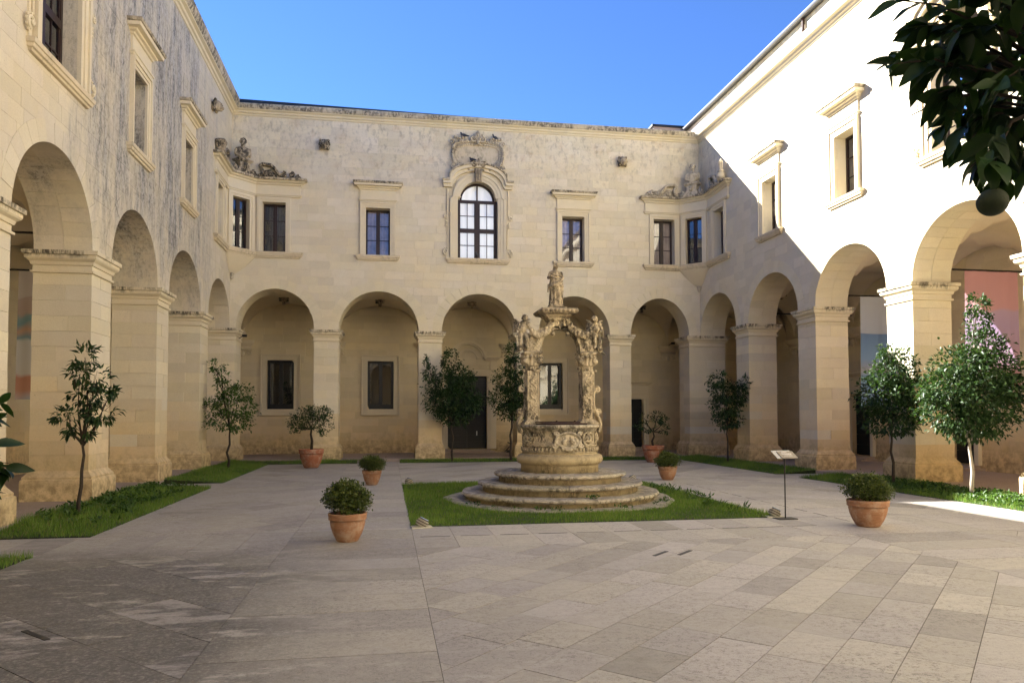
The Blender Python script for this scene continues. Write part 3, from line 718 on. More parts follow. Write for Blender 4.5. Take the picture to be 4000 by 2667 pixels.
def gallery_door(wing,fr,s0,s1,zt,n,mat=M['door'],planks=6,step=True):
    m=MB(); ring_boxes(m,fr,s0,s1,.28,zt,.10,n-.04,n+.06); ring_boxes(m,fr,s0-.10,s1+.10,.28,zt+.10,.10,n-.04,n+.11)
    d=m.build('door_surround',M['trim'],wing)
    for i in range(planks):
        z0=.30+(zt-.30)*i/planks; z1=.30+(zt-.30)*(i+1)/planks-.008; md=(s0+s1)/2
        MB().box(s0,md-.004,n-.25,n-.20,z0,z1,fr).build('door_board',mat,d); MB().box(md+.004,s1,n-.25,n-.20,z0,z1,fr).build('door_board',mat,d)
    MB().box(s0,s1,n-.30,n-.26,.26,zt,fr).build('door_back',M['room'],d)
    if step:
        MB().box(s0-.15,s1+.1,n-.02,n+.30,ZF,.27,fr).build('step',M['galfloor'],d)
        MB().box(s0-.3,s1+.25,n-.02,n+.60,ZF-.02,.205,fr).build('lower_step',M['galfloor'],d)
    return d
D1=gallery_door(back,FB,2.36,3.94,3.18,-3.98,planks=11)
hm=MB(); hm.box(3.52,3.56,-4.13,-4.15,.8,.98,FB); hm.tube([FB(3.1,-4.17,1.30),FB(3.24,-4.13,1.30)],.012,6); hm.build('door_handle',M['print'],D1)
c=3.15; n=-3.98; m=MB()
m.mould(c-.98,c+.98,n-.02,n+.02,[(0,3.36),(.03,3.37),(.03,3.42),(0,3.43)],FB)
for g in (-1,1):
    m.box(c+g*1.05-.14,c+g*1.05+.14,n-.02,n+.06,3.44,3.80,FB)
    m.mould(min(c+g*.72,c+g*1.2),max(c+g*.72,c+g*1.2),n-.02,n+.06,[(0,3.80),(.03,3.81),(.05,3.87),(.10,3.89),(.12,3.95),(0,3.97)],FB)
    m.box(c+g*1.05-.1,c+g*1.05+.1,n-.02,n+.07,.28,3.36,FB)
    volute(m,FB,(c+g*1.25,3.25),.09,1.4,pi/2,g,.02,.03,base=n+.03)
K=20
for r0,r1,nn in ((.36,.43,.07),(.60,.66,.11),(.66,.76,.20)):
    P=[(c+r0*cos(pi*i/K),3.86+r0*sin(pi*i/K)*.95) for i in range(K+1)]; Q=[(c+r1*cos(pi*i/K),3.86+r1*sin(pi*i/K)*.95) for i in range(K+1)]
    for i in range(K): m.prism([P[i],P[i+1],Q[i+1],Q[i]],n-.02,n+nn,FB)
for i in range(19): a=pi*i/18; m.ball(FB(c+.63*cos(a),n+.10,3.86+.6*sin(a)),.022,5,3)
for g in (-1,1):
    volute(m,FB,(c+g*.09,4.17),.075,1.5,pi/2,g,.018,.05,base=n+.05)
m.build('pediment',M['trim'],D1)
D2=gallery_door(back,FB,9.74,10.50,2.27,-3.98,planks=6)
m=MB(); m.box(9.54,10.72,n-.02,n+.04,2.50,2.84,FB); m.mould(9.54,10.72,n-.02,n+.04,[(0,2.84),(.03,2.85),(.05,2.91),(.12,2.93),(.14,2.98),(.02,3.0)],FB)
for i in range(18): m.box(9.55+i*.066,9.58+i*.066,n+.05,n+.10,2.87,2.91,FB)
m.build('lintel',M['trim'],D2)
for a,b in ((21.45,22.5),(17.2,18.1)):
    d=gallery_door(right,FR,a,b,2.30,-3.95); MB().box(a-.2,b+.2,-3.97,-3.91,2.5,2.85,FR).build('frieze',M['inner'],d); MB().mould(a-.2,b+.2,-3.97,-3.91,[(0,2.85),(.05,2.87),(.12,2.93),(.13,2.98),(0,3.0)],FR).build('lintel',M['inner'],d)

# ----- canted corner bays with scrolled crest
def corner_bay(sgn,xw,xb0,xb1,wo,yo,panec):
    """sgn=+1 left corner, -1 right corner. xw wall x, xb0 cant start on back wall, wo opening on back, yo opening on side wall"""
    fs=FL if sgn>0 else FR
    A=Vector((xw,24.75)); B=Vector((xb0,Wy)); dvec=(B-A).normalized(); nrm=Vector((dvec.y,-dvec.x))
    if nrm.dot(Vector((3.1-xw,-5)))<0: nrm=-nrm
    Lc=(B-A).length
    def fc(s,n,z): p=A+dvec*s+nrm*n; return (p.x,p.y,z)
    sc=Lc/2
    m=MB(); core(m,fc,-.02,Lc+.02,6.93,9.50,[Op(sc-.31,sc+.31,7.08,8.74)],0.,-.30)
    w=m.build('corner_bay',M['trim'],back)
    m=MB(); ring_boxes(m,fc,sc-.31,sc+.31,7.08,8.74,.08,-.02,.03); ring_boxes(m,fc,sc-.39,sc+.39,7.08,8.82,.09,-.02,.055); m.build('surround',M['trim'],w)
    leafwin(w,fc,sc,.31,7.08,8.74,-.16,panec)
    # windows on the two flat walls
    for fr,(a,b),mt in ((FB,wo,DK if sgn>0 else PK),(fs,yo,DK)):
        m=MB(); ring_boxes(m,fr,a,b,7.08,8.74,.08,-.02,.035); ring_boxes(m,fr,a-.08,b+.08,7.08,8.82,.085,-.02,.06); s_=m.build('surround',M['trim'],w)
        leafwin(s_,fr,(a+b)/2,(b-a)/2,7.08,8.74,-.26,mt)
    # swept mouldings: sill, frieze, hood along side wall - cant - back wall
    y0=23.15; x1=xb1
    def strip(n_,z):    # polyline at offset n
        q=n_*tan(radians(22.5))
        if sgn>0: return [(xw,y0,z),(xw+n_,y0,z),(xw+n_,24.75-q,z),(xb0+q,Wy-n_,z),(x1,Wy-n_,z),(x1,Wy,z)]
        return [(xw,y0,z),(xw-n_,y0,z),(xw-n_,24.75-q,z),(xb0-q,Wy-n_,z),(x1,Wy-n_,z),(x1,Wy,z)]
    def band(prof,name,mat):
        rows=[[Vector(p) for p in strip(o,z)] for o,z in prof]
        V=[];
        for (o,z),r in zip(prof,rows):
            r[0].y-=o*.0; r[1].y-=o; r[0].y-=o
            r[4].x+=o*sgn; r[5].x+=o*sgn; V+=r
        L=6; F=[(i*L+j,i*L+j+1,(i+1)*L+j+1,(i+1)*L+j) for i in range(len(prof)-1) for j in range(L-1)]
        n0=len(prof); corner=[(xw,Wy,prof[0][1]),(xw,Wy,prof[-1][1])]; b=len(V); V+=corner
        F+=[tuple([b]+list(range(0,L))), tuple([b+1]+[(n0-1)*L+j for j in range(L)])]
        return mk(name,V,F,mat,w)
    band([(.02,6.86),(.06,6.87),(.07,6.91),(.11,6.93),(.12,6.98),(.14,6.99),(.15,7.05),(.06,7.075)],'sill',M['sill'])
    band([(.045,8.91),(.07,8.92),(.08,8.96),(.10,8.97),(.10,9.0),(.05,9.01),(.05,9.30)],'frieze',M['trim'])
    band([(.05,9.301),(.09,9.32),(.11,9.37),(.18,9.39),(.20,9.43),(.25,9.435)],'hood',M['trim'])
    band([(.25,9.437),(.27,9.45),(.28,9.51),(.10,9.53)],'hood_top',M['black'])
    # cone under the bay down to the corner
    V=[];F=[];K=8; rows=[]
    for k in range(K+1):
        u=k/K; z=6.90-.66*u; f=(1-u)**.75
        P=[(xw,Wy-(.80)*f-.01),(xw+sgn*.12*f,Wy-.80*f+.0),(xw+sgn*.80*f*.97,Wy-.12*f),(xw+sgn*.80*f+.01*sgn,Wy)]
        P=[(xw,Wy-.80*f-.01)]+[ (xw+sgn*(.08+.70*t_)*f, Wy-(.08+.70*(1-t_))*f) for t_ in (0,.33,.66,1)]+[(xw+sgn*(.80*f+.01),Wy)]
        V+=[(p[0],p[1],z) for p in P]
    L=6; F=[(i*L+j,i*L+j+1,(i+1)*L+j+1,(i+1)*L+j) for i in range(K) for j in range(L-1)]
    mk('bay_corbel',V,F,M['wall'],w)
    pd=MB(); q=(xw+sgn*.05,Wy-.05)
    pd.lathe([(.02,6.10),(.05,6.13),(.07,6.2),(.09,6.27),(.10,6.30),(.03,6.33)],q,8); pd.build('pendant',M['carve_pale'],w)
    # crest of scrolls
    z0=9.53
    g=MB()
    def scrollwork(fr,c,dirn,big=.42):
        # a raking console with a ribbed top, like the ones beside the bust
        path=[(c+dirn*x*big/.42,z0+z*big/.42) for x,z in ((-.40,.03),(-.34,.10),(-.28,.22),(-.26,.34),(-.30,.42))]
        path=[(c-dirn*.38,z0+.04),(c-dirn*.24,z0+.10),(c-dirn*.20,z0+.24),(c-dirn*.30,z0+.40),(c-dirn*.22,z0+.45),(c+dirn*.05,z0+.43),(c+dirn*.18,z0+.32),(c+dirn*.28,z0+.16),(c+dirn*.44,z0+.06)]
        sweep(g,fr,path,.045,-.02,.16)
        for i in range(9):
            u=i/8; p=Vector(path[3]).lerp(Vector(path[6]),u); g.ball(fr(p.x,.10,p.y+.05*sin(u*pi)+.035),(.035,.07,.03) if fr in (FB,) else (.05,.04,.03),6,4)
        g.prism([(c-dirn*.2,z0),(c-dirn*.14,z0+.26),(c+dirn*.04,z0+.30),(c+dirn*.2,z0+.14),(c+dirn*.3,z0)],-.02,.07,fr)
        volute(g,fr,(c+dirn*.04,z0+.13),.09,1.4,pi/2,dirn,.025,.06,base=.09)
        volute(g,fr,(c+dirn*.46,z0+.13),.09,1.5,pi,dirn,.032,.06,base=.05)
        volute(g,fr,(c-dirn*.42,z0+.10),.075,1.4,0,-dirn,.03,.06,base=.05)
    scrollwork(FB,xb0+sgn*.45,sgn)
    e=xb1+sgn*.05
    for i,(dx,dz,r) in enumerate(((-.55,.14,.10),(-.28,.14,.10),(-.04,.02,.12))):
        volute(g,FB,(e+sgn*dx,z0+dz),r,1.5,pi/2,-sgn if i<2 else sgn,.036,.08,base=.08)
    g.box(min(xb0+sgn*.9,e-sgn*.1),max(xb0+sgn*.9,e-sgn*.1),-.02,.10,z0-.01,z0+.06,FB)
    scrollwork(fs,24.15,-1)
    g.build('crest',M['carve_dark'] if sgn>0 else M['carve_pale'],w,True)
    u=MB()
    if sgn>0:
        x,y=xw+.16,23.22; u.mould(x-.10,x+.10,y-.10,y+.10,[(0,9.53),(.03,9.57),(.0,9.60),(.02,9.8),(.04,9.83),(.05,9.90),(-.02,9.96)],wfr)
    else:
        x,y=xw-.18,23.32; u.lathe([(.05,9.53),(.11,9.56),(.16,9.66),(.15,9.76),(.10,9.83),(.12,9.86),(.10,9.90),(.05,9.92),(.045,10.15),(.02,10.3)],(x,y),12)
        for i in range(5): u.tube([(x+.05*cos(i*1.26),y+.05*sin(i*1.26),9.9),(x+.07*cos(i*1.26),y+.07*sin(i*1.26),10.22)],.016,5)
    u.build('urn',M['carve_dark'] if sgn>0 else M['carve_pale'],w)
    # pedestal
    pc=A+dvec*sc+nrm*.10; ang=atan2(dvec.y,dvec.x)
    def fp(s,n_,z): p=pc+dvec*s+nrm*n_; return (p.x,p.y,z)
    p_=MB(); p_.prism([(-.30,z0),(.30,z0),(.24,z0+.08),(.17,z0+.2),(.20,z0+.36),(-.20,z0+.36),(-.17,z0+.2),(-.24,z0+.08)],-.16,.10,fp)
    p_.mould(-.22,.22,-.17,.11,[(0,z0+.36),(.03,z0+.37),(.05,z0+.42),(.06,z0+.44),(0,z0+.47)],fp)
    for i in range(9): p_.ball(fp(-.22+.055*i,.15,z0+.41),.028,6,4)
    for s in (-1,1): volute(p_,fp,(s*.36,z0+.10),.09,1.5,pi/2,s,.032,.05,base=.05)
    p_.ball(fp(0,.12,z0+.22),(.08,.08,.09),8,6); p_.ball(fp(-.06,.12,z0+.29),.04,6,4); p_.ball(fp(.06,.12,z0+.29),.04,6,4)
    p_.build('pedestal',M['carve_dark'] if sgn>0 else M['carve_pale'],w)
    return fp,z0+.47
fpL,zpL=corner_bay(1,XL,-4.38,-2.98,(-4.15,-3.40),(23.45,24.2),DK)
fpR,zpR=corner_bay(-1,XR,10.53,9.25,(9.53,10.33),(23.5,24.25),DK)

# ----- cartouche above the arched window
def cartouche():
    cx,cz=3.08,10.72; m=MB(); f=FB
    K=60
    def rim(o): 
        P=[]
        for i in range(K+1):
            a=2*pi*i/K; x=cos(a); z=sin(a); rx=.80+o; rz=.42+o
            sx=abs(x)**.65*(1 if x>0 else -1); sz=abs(z)**.75*(1 if z>0 else -1)
            P.append((cx+rx*sx,cz+rz*sz+.03*cos(2*a)))
        return P
    A,B,C_=rim(-.06),rim(.03),rim(.12)
    m.prism(rim(-.06)[:-1],-.02,.03,f)
    c_=m.build('cartouche',M['carve_pale'],back)
    r=MB()
    for P,Q,n1 in ((A,B,.075),(B,C_,.115)):
        for i in range(K): r.prism([P[i],P[i+1],Q[i+1],Q[i]],-.02,n1,f)
    R=random.Random(9)
    for i in range(52):
        a=2*pi*i/52
        if abs(sin(a))>.86 and i%2: continue
        p=rim(.10)[int(i*K/52)]; r.ball(f(p[0],.12,p[1]),(.045,.04,.05),6,4,rot=(0,-a,0))
    for i in range(0,K,2):
        p=rim(.02)[i]; r.ball(f(p[0],.10,p[1]),(.022,.03,.022),5,3)
    for gx in (-1,1):
        volute(r,f,(cx+gx*.87,cz-.43),.12,1.5,pi/2,gx,.04,.10,base=.06); volute(r,f,(cx+gx*.90,cz+.40),.10,1.5,-pi/2,-gx,.038,.10,base=.06)
        volute(r,f,(cx+gx*.16,cz+.55),.15,1.6,pi/2,gx,.045,.12,base=.06); volute(r,f,(cx+gx*.45,cz+.47),.08,1.4,pi/2,-gx,.032,.08,base=.06)
        for i in range(5): r.ball(f(cx+gx*(.45+.09*i),.11,cz+.56+.02*sin(i*2)),.05,6,4)
        r.tube([f(cx+gx*.02,.12,cz+.40),f(cx+gx*.09,.14,cz+.62),f(cx+gx*.04,.13,cz+.78)],[.03,.04,.015],6)
    r.ball(f(cx,.13,cz+.72),(.06,.06,.12),8,6); r.ball(f(cx,.13,cz+.42),(.06,.06,.09),8,6)
    r.build('scroll_frame',M['carve_pale'],c_,True)
cartouche()

# ----- tie rods and banners
def rod(name,x0,x1,y,z,label):
    t=MB().tube([(x0,y,z),(x1,y,z)],.022,8).build(name,M['iron']); tag(t,label,'tie rod','iron tie rods across the galleries')
for i,y in enumerate((14.84,18.55,22.28)):
    rod('tie_rod',XR+.95,XR+3.95,y,4.9,('black tie rod across the right gallery carrying the pink banner','black tie rod across the right gallery carrying the blue banner','bare black tie rod across the right gallery nearest the far corner')[i])
for i,y in enumerate((14.46,18.19,22.09)):
    rod('tie_rod',XL-4.0,XL-.95,y,4.9,('bare black tie rod seen through the nearest left arch','black tie rod in the left gallery carrying the tall printed banner','bare tie rod in the left gallery near the far corner')[i])
def banner(x0,x1,y,z0,z1,mat,label,name='banner'):
    K=24;J=8;V=[]
    for j in range(J+1):
        for i in range(K+1):
            u=i/K; v=j/J; x=x0+(x1-x0)*u+.05*(1-v)*(u-.5); V.append((x,y+.02*sin(u*13+1)*(1-v*.6)+.008*sin(u*29),z0+(z1-z0)*v))
    F=[(j*(K+1)+i,j*(K+1)+i+1,(j+1)*(K+1)+i+1,(j+1)*(K+1)+i) for j in range(J) for i in range(K)]
    o=mk(name,V,F,mat,None,smooth=True); tag(o,label,'banner','fabric banners hanging in the galleries'); return o
MPk=cloth('pink_banner_cloth',bands([(0,(.40,.33,.5)),(.2,(.38,.20,.20)),(.35,(.45,.30,.42)),(.60,(.42,.32,.52)),(.70,(.46,.34,.52)),(.72,(.56,.32,.37)),(1,(.58,.32,.36))]),.22)
MBl=cloth('blue_banner_cloth',bands([(0,(.30,.42,.60)),(.3,(.25,.42,.62)),(.36,(.42,.42,.50)),(.45,(.26,.42,.64)),(.66,(.18,.30,.52)),(.665,(.55,.61,.70)),(1,(.60,.64,.70))],1.2,.12),.25)
def fn_left(n):
    x=n.xyz(); z=n.math('ADD',x[2],n.math('MULTIPLY',n.math('SUBTRACT',n.noise(n.pos(),1.7,2,.4),.5),.7))
    r=n.n('ValToRGB'); el=r.color_ramp.elements; n.l(n.ramp(z,1.9,4.95),r.inputs[0])
    while len(el)>1: el.remove(el[0])
    st=[(0,(.42,.42,.46)),(.10,(.45,.24,.17)),(.20,(.44,.22,.15)),(.24,(.50,.48,.46)),(.42,(.50,.50,.50)),(.45,(.16,.26,.30)),(.52,(.45,.28,.20)),(.58,(.14,.25,.29)),(.62,(.18,.27,.29)),(.64,(.36,.28,.25)),(.78,(.36,.30,.28)),(.79,(.42,.38,.38)),(1,(.44,.40,.38))]
    el[0].position=0; el[0].color=(*st[0][1],1)
    for p,c in st[1:]: e=el.new(p); e.color=(*c,1)
    return r.outputs[0]
ML=cloth('printed_banner_cloth',fn_left,.15)
banner(12.98,14.36,14.84,2.25,4.88,MPk,'pink banner turning violet lower down, behind the largest right hand tree')
banner(12.93,14.30,18.55,1.85,4.88,MBl,'pale grey and blue banner between the right hand piers')
banner(-8.22,-6.75,18.19,1.98,4.88,ML,'tall printed banner with teal and skin coloured shapes in the left gallery')

# ------------------------------------------------------------ ground, paving, lawns
g=mk('ground',[(-300,-300,-.12),(300,-300,-.12),(300,300,-.12),(-300,300,-.12)],[(0,1,2,3)],M['bed']); tag(g,kind='structure')
def clip(poly,x0,x1,y0,y1):
    def cut(P,f,ip):
        out=[]
        for i in range(len(P)):
            a,b=P[i-1],P[i]; fa,fb=f(a),f(b)
            if (fa>=0)!=(fb>=0): t=fa/(fa-fb); out.append((a[0]+(b[0]-a[0])*t,a[1]+(b[1]-a[1])*t))
            if fb>=0: out.append(b)
        return out
    for f in (lambda p:p[0]-x0,lambda p:x1-p[0],lambda p:p[1]-y0,lambda p:y1-p[1]):
        if not poly: return []
        poly=cut(poly,f,None)
    return poly
LXN,LXP=-3.76,10.05       # inner edges of side lawns
WX0,WX1,WY0,WY1=.34,5.87,10.46,17.05
slabs=[]
def area(P): return abs(sum(P[i-1][0]*P[i][1]-P[i][0]*P[i-1][1] for i in range(len(P))))/2
def region(x0,x1,y0,y1,ang,rw,lmin,lmax,seed,ox=0.,oy=0.,stag=True):
    R=random.Random(seed); ca,sa=cos(ang),sin(ang); cx,cy=ox,oy
    ext=max(abs(q-r) for q,r in ((x0,x1),(y0,y1)))*1.6+2
    mx,my=(x0+x1)/2-cx,(y0+y1)/2-cy; u0=mx*ca+my*sa; v0=-mx*sa+my*ca
    v=math.floor((v0-ext)/rw)*rw
    while v<v0+ext:
        u=u0-ext-R.uniform(0,lmax)
        if lmin==lmax: u=math.floor((u0-ext)/lmax)*lmax
        while u<u0+ext:
            L=R.uniform(lmin,lmax) if lmin<lmax else lmax; g_=.0026
            q=[(u+g_,v+g_),(u+L-g_,v+g_),(u+L-g_,v+rw-g_),(u+g_,v+rw-g_)]
            P=clip([(cx+a*ca-b*sa,cy+a*sa+b*ca) for a,b in q],x0+.002,x1-.002,y0+.002,y1-.002)
            if len(P)>=3 and area(P)>.0004: slabs.append((P,R.uniform(-1,1) if R.random()>.16 else R.uniform(-2.4,-1.2)))
            u+=L
        v+=rw
Q=pi/4
YB=24.62
region(.33,5.95,-2.9,8.8,Q,.375,.45,.85,1,oy=2.10)
region(-5.04,-1.2,-2.9,8.8,-Q,.52,.7,1.3,2,oy=4.95)
region(-1.2,.33,-2.9,8.8,0,.55,1.6,1.6,3,ox=-1.23,oy=.55)
region(5.95,7.45,-2.9,8.8,0,.55,1.6,1.6,4,ox=5.92,oy=.5)
region(7.45,11.2,-2.9,8.8,-Q,.5,.7,1.2,5)
region(-5.04,-1.2,8.8,10.32,pi/2,.53,1.6,1.6,6,ox=-1.2,oy=8.78); region(-1.2,.33,8.8,10.4,0,.76,1.6,1.6,7,ox=-1.23,oy=8.8)
region(.33,5.95,8.8,9.6,pi/2,.52,.8,.8,8,ox=.33,oy=8.8); region(.33,5.95,9.6,WY0,pi/2,.52,.9,.9,9,ox=.33,oy=9.6)
region(5.95,7.45,8.8,WY0,0,.76,1.6,1.6,10,ox=5.92,oy=8.8); region(7.45,11.2,8.8,10.4,pi/2,.53,1.6,1.6,11,oy=8.8)
region(-1.2,.33,10.4,YB,0,.6,1.6,1.6,12,ox=-1.23,oy=10.4); region(WX1,7.45,WY0,YB,0,.6,1.6,1.6,13,ox=5.86)
region(LXN,-1.2,10.32,17.0,Q,.5,.8,1.4,14); region(7.45,LXP,10.4,17.0,-Q,.5,.8,1.4,15)
region(.33,WX1,WY1,18.4,pi/2,.6,1.4,1.4,16); region(.33,WX1,18.4,YB,Q,.5,.8,1.4,17)
region(-5.04,-1.2,17.0,18.05,pi/2,.55,1.1,1.1,18); region(LXN,-1.2,18.05,YB,-Q,.5,.8,1.4,19)
region(7.45,11.2,17.0,18.05,pi/2,.55,1.1,1.1,20); region(7.45,LXP,18.05,YB,Q,.5,.8,1.4,21)
region(-.98,.40,YB,25.3,0,.4,1.5,1.5,22,ox=-.98)
pv=MB().box(-5.2,11.35,-3.0,25.6,-.1,ZG-.006).build('paving',M['bed']); tag(pv,kind='structure')
def vis(P):
    x=sum(p[0] for p in P)/len(P); y=sum(p[1] for p in P)/len(P); a=math.degrees(atan2(x,max(y,.01)))
    return (0 if (y>2.6 and -27<a<46) else 1, -area(P)/(x*x+y*y)**1.5)
slabs.sort(key=lambda s:vis(s[0])); RS=random.Random(5)
def slab(mb,P,t):
    z=ZG+RS.uniform(-.0012,.0012); a,b,c=RS.uniform(-.0006,.0006),RS.uniform(-.0006,.0006),0
    n=len(P); V=[(p[0],p[1],z) for p in P]+[(p[0],p[1],ZG-.03) for p in P]
    mb.add(V,[tuple(range(n))]+[(i,(i+1)%n,n+(i+1)%n,n+i) for i in range(n)],t)
for P,t in slabs[:300]:
    m=MB(); slab(m,P,t); m.build('slab',M['pave'],pv)
m=MB()
for P,t in slabs[300:]: slab(m,P,t)
tag(m.build('paving_slabs',M['pave'],pv),kind='stuff')
m=MB()   # drainage slits: dark narrow slots
x=.45
k=0
def slit(x0,x1,y0,y1,name='drain_slot'): MB().box(x0,x1,y0,y1,ZG-.02,ZG+.0025).build(name,M['iron'],pv)
for i in range(11): slit(.42+i*.515,.42+i*.515+.38,9.592,9.606)
for i in range(11): slit(6.655,6.668,9.9+i*.56,10.28+i*.56)
for ca_,cb_ in ((3.03,7.98),(3.32,7.98)):
    P=[(-.17,-.022),(.17,-.022),(.17,.022),(-.17,.022)]; r_=pi/4
    V=[(ca_+p[0]*cos(r_)-p[1]*sin(r_),cb_+p[0]*sin(r_)+p[1]*cos(r_),z) for z in (ZG-.02,ZG+.003) for p in P]
    mk('drain_slot',V,[(4,5,6,7),(0,1,5,4),(1,2,6,5),(2,3,7,6),(3,0,4,7)],M['iron'],pv)
for cx_,cy_,L in ((-2.46,5.8,.19),(-2.75,5.55,.19)):
    r_=-pi/4; P=[(-L,-.02),(L,-.02),(L,.02),(-L,.02)]
    V=[(cx_+p[0]*cos(r_)-p[1]*sin(r_),cy_+p[0]*sin(r_)+p[1]*cos(r_),z) for z in (ZG-.02,ZG+.003) for p in P]
    mk('drain_slot',V,[(4,5,6,7),(0,1,5,4),(1,2,6,5),(2,3,7,6),(3,0,4,7)],M['iron'],pv)
# gallery floors with a low kerb
gf=MB(); gf.box(XL-4.0,XR+4.0,Wy-.12,Wy+4.0,-.1,ZF); gf.box(XL-4.0,XL+.12,-3,Wy-.12,-.1,ZF); gf.box(XR-.12,XR+4.0,-3,Wy-.12,-.1,ZF); gf.box(XL-4,XR+4,-7,-3,-.1,ZF)
tag(gf.build('gallery_floor',M['galfloor']),kind='structure')

def lawn(name,rects,label,height=.07,dens=2600,hfun=None,hole=None,seed=1,width=.0075,bladec=1.0):
    """turf sheet + grass blades as one object; rects list of (x0,x1,y0,y1)"""
    R=np.random.default_rng(seed); Vs=[];Fs=[];T=[];b=0
    hf=hfun or (lambda x,y: np.full_like(np.asarray(x,float),ZG))
    sheet=MB()
    for x0,x1,y0,y1 in rects:
        nx=max(1,int((x1-x0)/.4)); ny=max(1,int((y1-y0)/.4)); V=[]
        for i in range(nx+1):
            for j in range(ny+1):
                X=x0+(x1-x0)*i/nx;Y=y0+(y1-y0)*j/ny; V.append((X,Y,float(hf(X,Y))-.004+.01))
        sheet.add(V,[(i*(ny+1)+j,(i+1)*(ny+1)+j,(i+1)*(ny+1)+j+1,i*(ny+1)+j+1) for i in range(nx) for j in range(ny)])
        for (xa,ya,xb,yb) in ((x0,y0,x1,y0),(x0,y1,x1,y1),(x0,y0,x0,y1),(x1,y0,x1,y1)):
            for q in range(6):
                A=(xa+(xb-xa)*q/6,ya+(yb-ya)*q/6); B_=(xa+(xb-xa)*(q+1)/6,ya+(yb-ya)*(q+1)/6); sheet.add([(*A,ZG-.05),(*B_,ZG-.05),(*B_,float(hf(*B_))+.006),(*A,float(hf(*A))+.006)],[(0,1,2,3)])
        n=int((x1-x0)*(y1-y0)*dens); P=np.stack([R.uniform(x0-.04,x1+.04,n),R.uniform(y0-.04,y1+.04,n)],1); e_=np.minimum(np.minimum(P[:,0]-x0,x1-P[:,0]),np.minimum(P[:,1]-y0,y1-P[:,1])); P=P[e_>-.04*np.abs(np.sin(P[:,0]*17)*np.cos(P[:,1]*13+seed))**.5*R.uniform(.2,1,n)]
        if hole is not None: P=P[(P[:,0]-hole[0])**2+(P[:,1]-hole[1])**2>hole[2]**2*(1+.03*np.sin(P[:,0]*9)+.03*np.sin(P[:,1]*13))]
        n=len(P); patch=.75+.25*np.sin(P[:,0]*2.1+seed)*np.sin(P[:,1]*1.7+seed*2)+.15*np.sin(P[:,0]*7.3)*np.cos(P[:,1]*6.1)
        h=height*patch*R.uniform(.5,1.35,n); a=R.uniform(0,2*pi,n); lean=R.uniform(0,.6,n)*h; la=R.uniform(0,2*pi,n); w=width*R.uniform(.6,1.4,n)
        z=np.asarray(hf(P[:,0],P[:,1]),float)
        b0=np.stack([P[:,0]-np.cos(a)*w/2,P[:,1]-np.sin(a)*w/2,z],1); b1=np.stack([P[:,0]+np.cos(a)*w/2,P[:,1]+np.sin(a)*w/2,z],1)
        tp=np.stack([P[:,0]+np.cos(la)*lean,P[:,1]+np.sin(la)*lean,z+h],1)
        V=np.stack([b0,b1,tp],1).reshape(-1,3); Vs.append(V); T.append(np.where(R.random(n)<.05,2.2,np.clip(R.normal(0,.5,n)+(patch-.8)*2.2,-1,1)))
    V=np.concatenate(Vs); n=len(V)//3
    me=bpy.data.meshes.new('g'); me.vertices.add(len(V)); me.vertices.foreach_set('co',V.ravel()); me.loops.add(len(V)); me.loops.foreach_set('vertex_index',np.arange(len(V)))
    me.polygons.add(n); me.polygons.foreach_set('loop_start',np.arange(0,len(V),3)); me.polygons.foreach_set('loop_total',np.full(n,3)); 
    at=me.attributes.new('tint','FLOAT','FACE'); at.data.foreach_set('value',np.concatenate(T)); me.update(calc_edges=True); me.validate()
    s=sheet.build(name+'_turf',M['turf']); tag(s,kind='structure'); s.name='lawn'
    o=link('grass',me,M['grass']); tag(o,label,'grass',kind='stuff'); return o
def slopeL(x,y): return ZG+.09*np.clip((np.asarray(y,float)-10.36)/1.2,0.05,1)*np.clip((LXN-np.asarray(x,float))/1.25,0,1)
def slopeR(x,y): return ZG+.09*np.clip((np.asarray(y,float)-10.36)/1.2,0.05,1)*np.clip((np.asarray(x,float)-LXP)/1.15,0,1)
def slopeB(x,y): return ZG+.06*np.clip((np.asarray(y,float)-YB)/.7,0,1)
lawn('well',[(WX0,WX1,WY0,WY1)],'green lawn square round the stone well',.075,2600,hole=(3.165,13.5,2.05),seed=1)
lawn('ln',[(-5.04,LXN,10.36,16.9)],'grass strip with leafy weeds below the nearest left piers',.10,2600,slopeL,seed=2)
lawn('lf',[(-5.04,LXN,18.05,YB),(-5.04,-1.0,YB,25.38)],'grass strip turning round the far left corner',.08,1900,lambda x,y:np.maximum(slopeL(x,y),slopeB(x,y)),seed=3,width=.01)
lawn('bk',[(.42,4.72,YB,25.38),(4.72,9.0,YB,25.38)],'low grass strip along the foot of the far arcade',.07,1700,slopeB,seed=4,width=.012)
lawn('rf',[(LXP,11.18,18.05,YB),(9.0,11.18,YB,25.38)],'grass strip turning round the far right corner',.09,1900,lambda x,y:np.maximum(slopeR(x,y),slopeB(x,y)),seed=5,width=.01)
lawn('rn',[(LXP,11.18,10.36,16.9)],'bright weedy grass strip under the two largest right hand trees',.11,2600,slopeR,seed=6)
lawn('cl',[(-5.04,-3.86,3.0,8.95)],'grass corner cut off by the lower left edge',.10,2600,slopeL,seed=7)

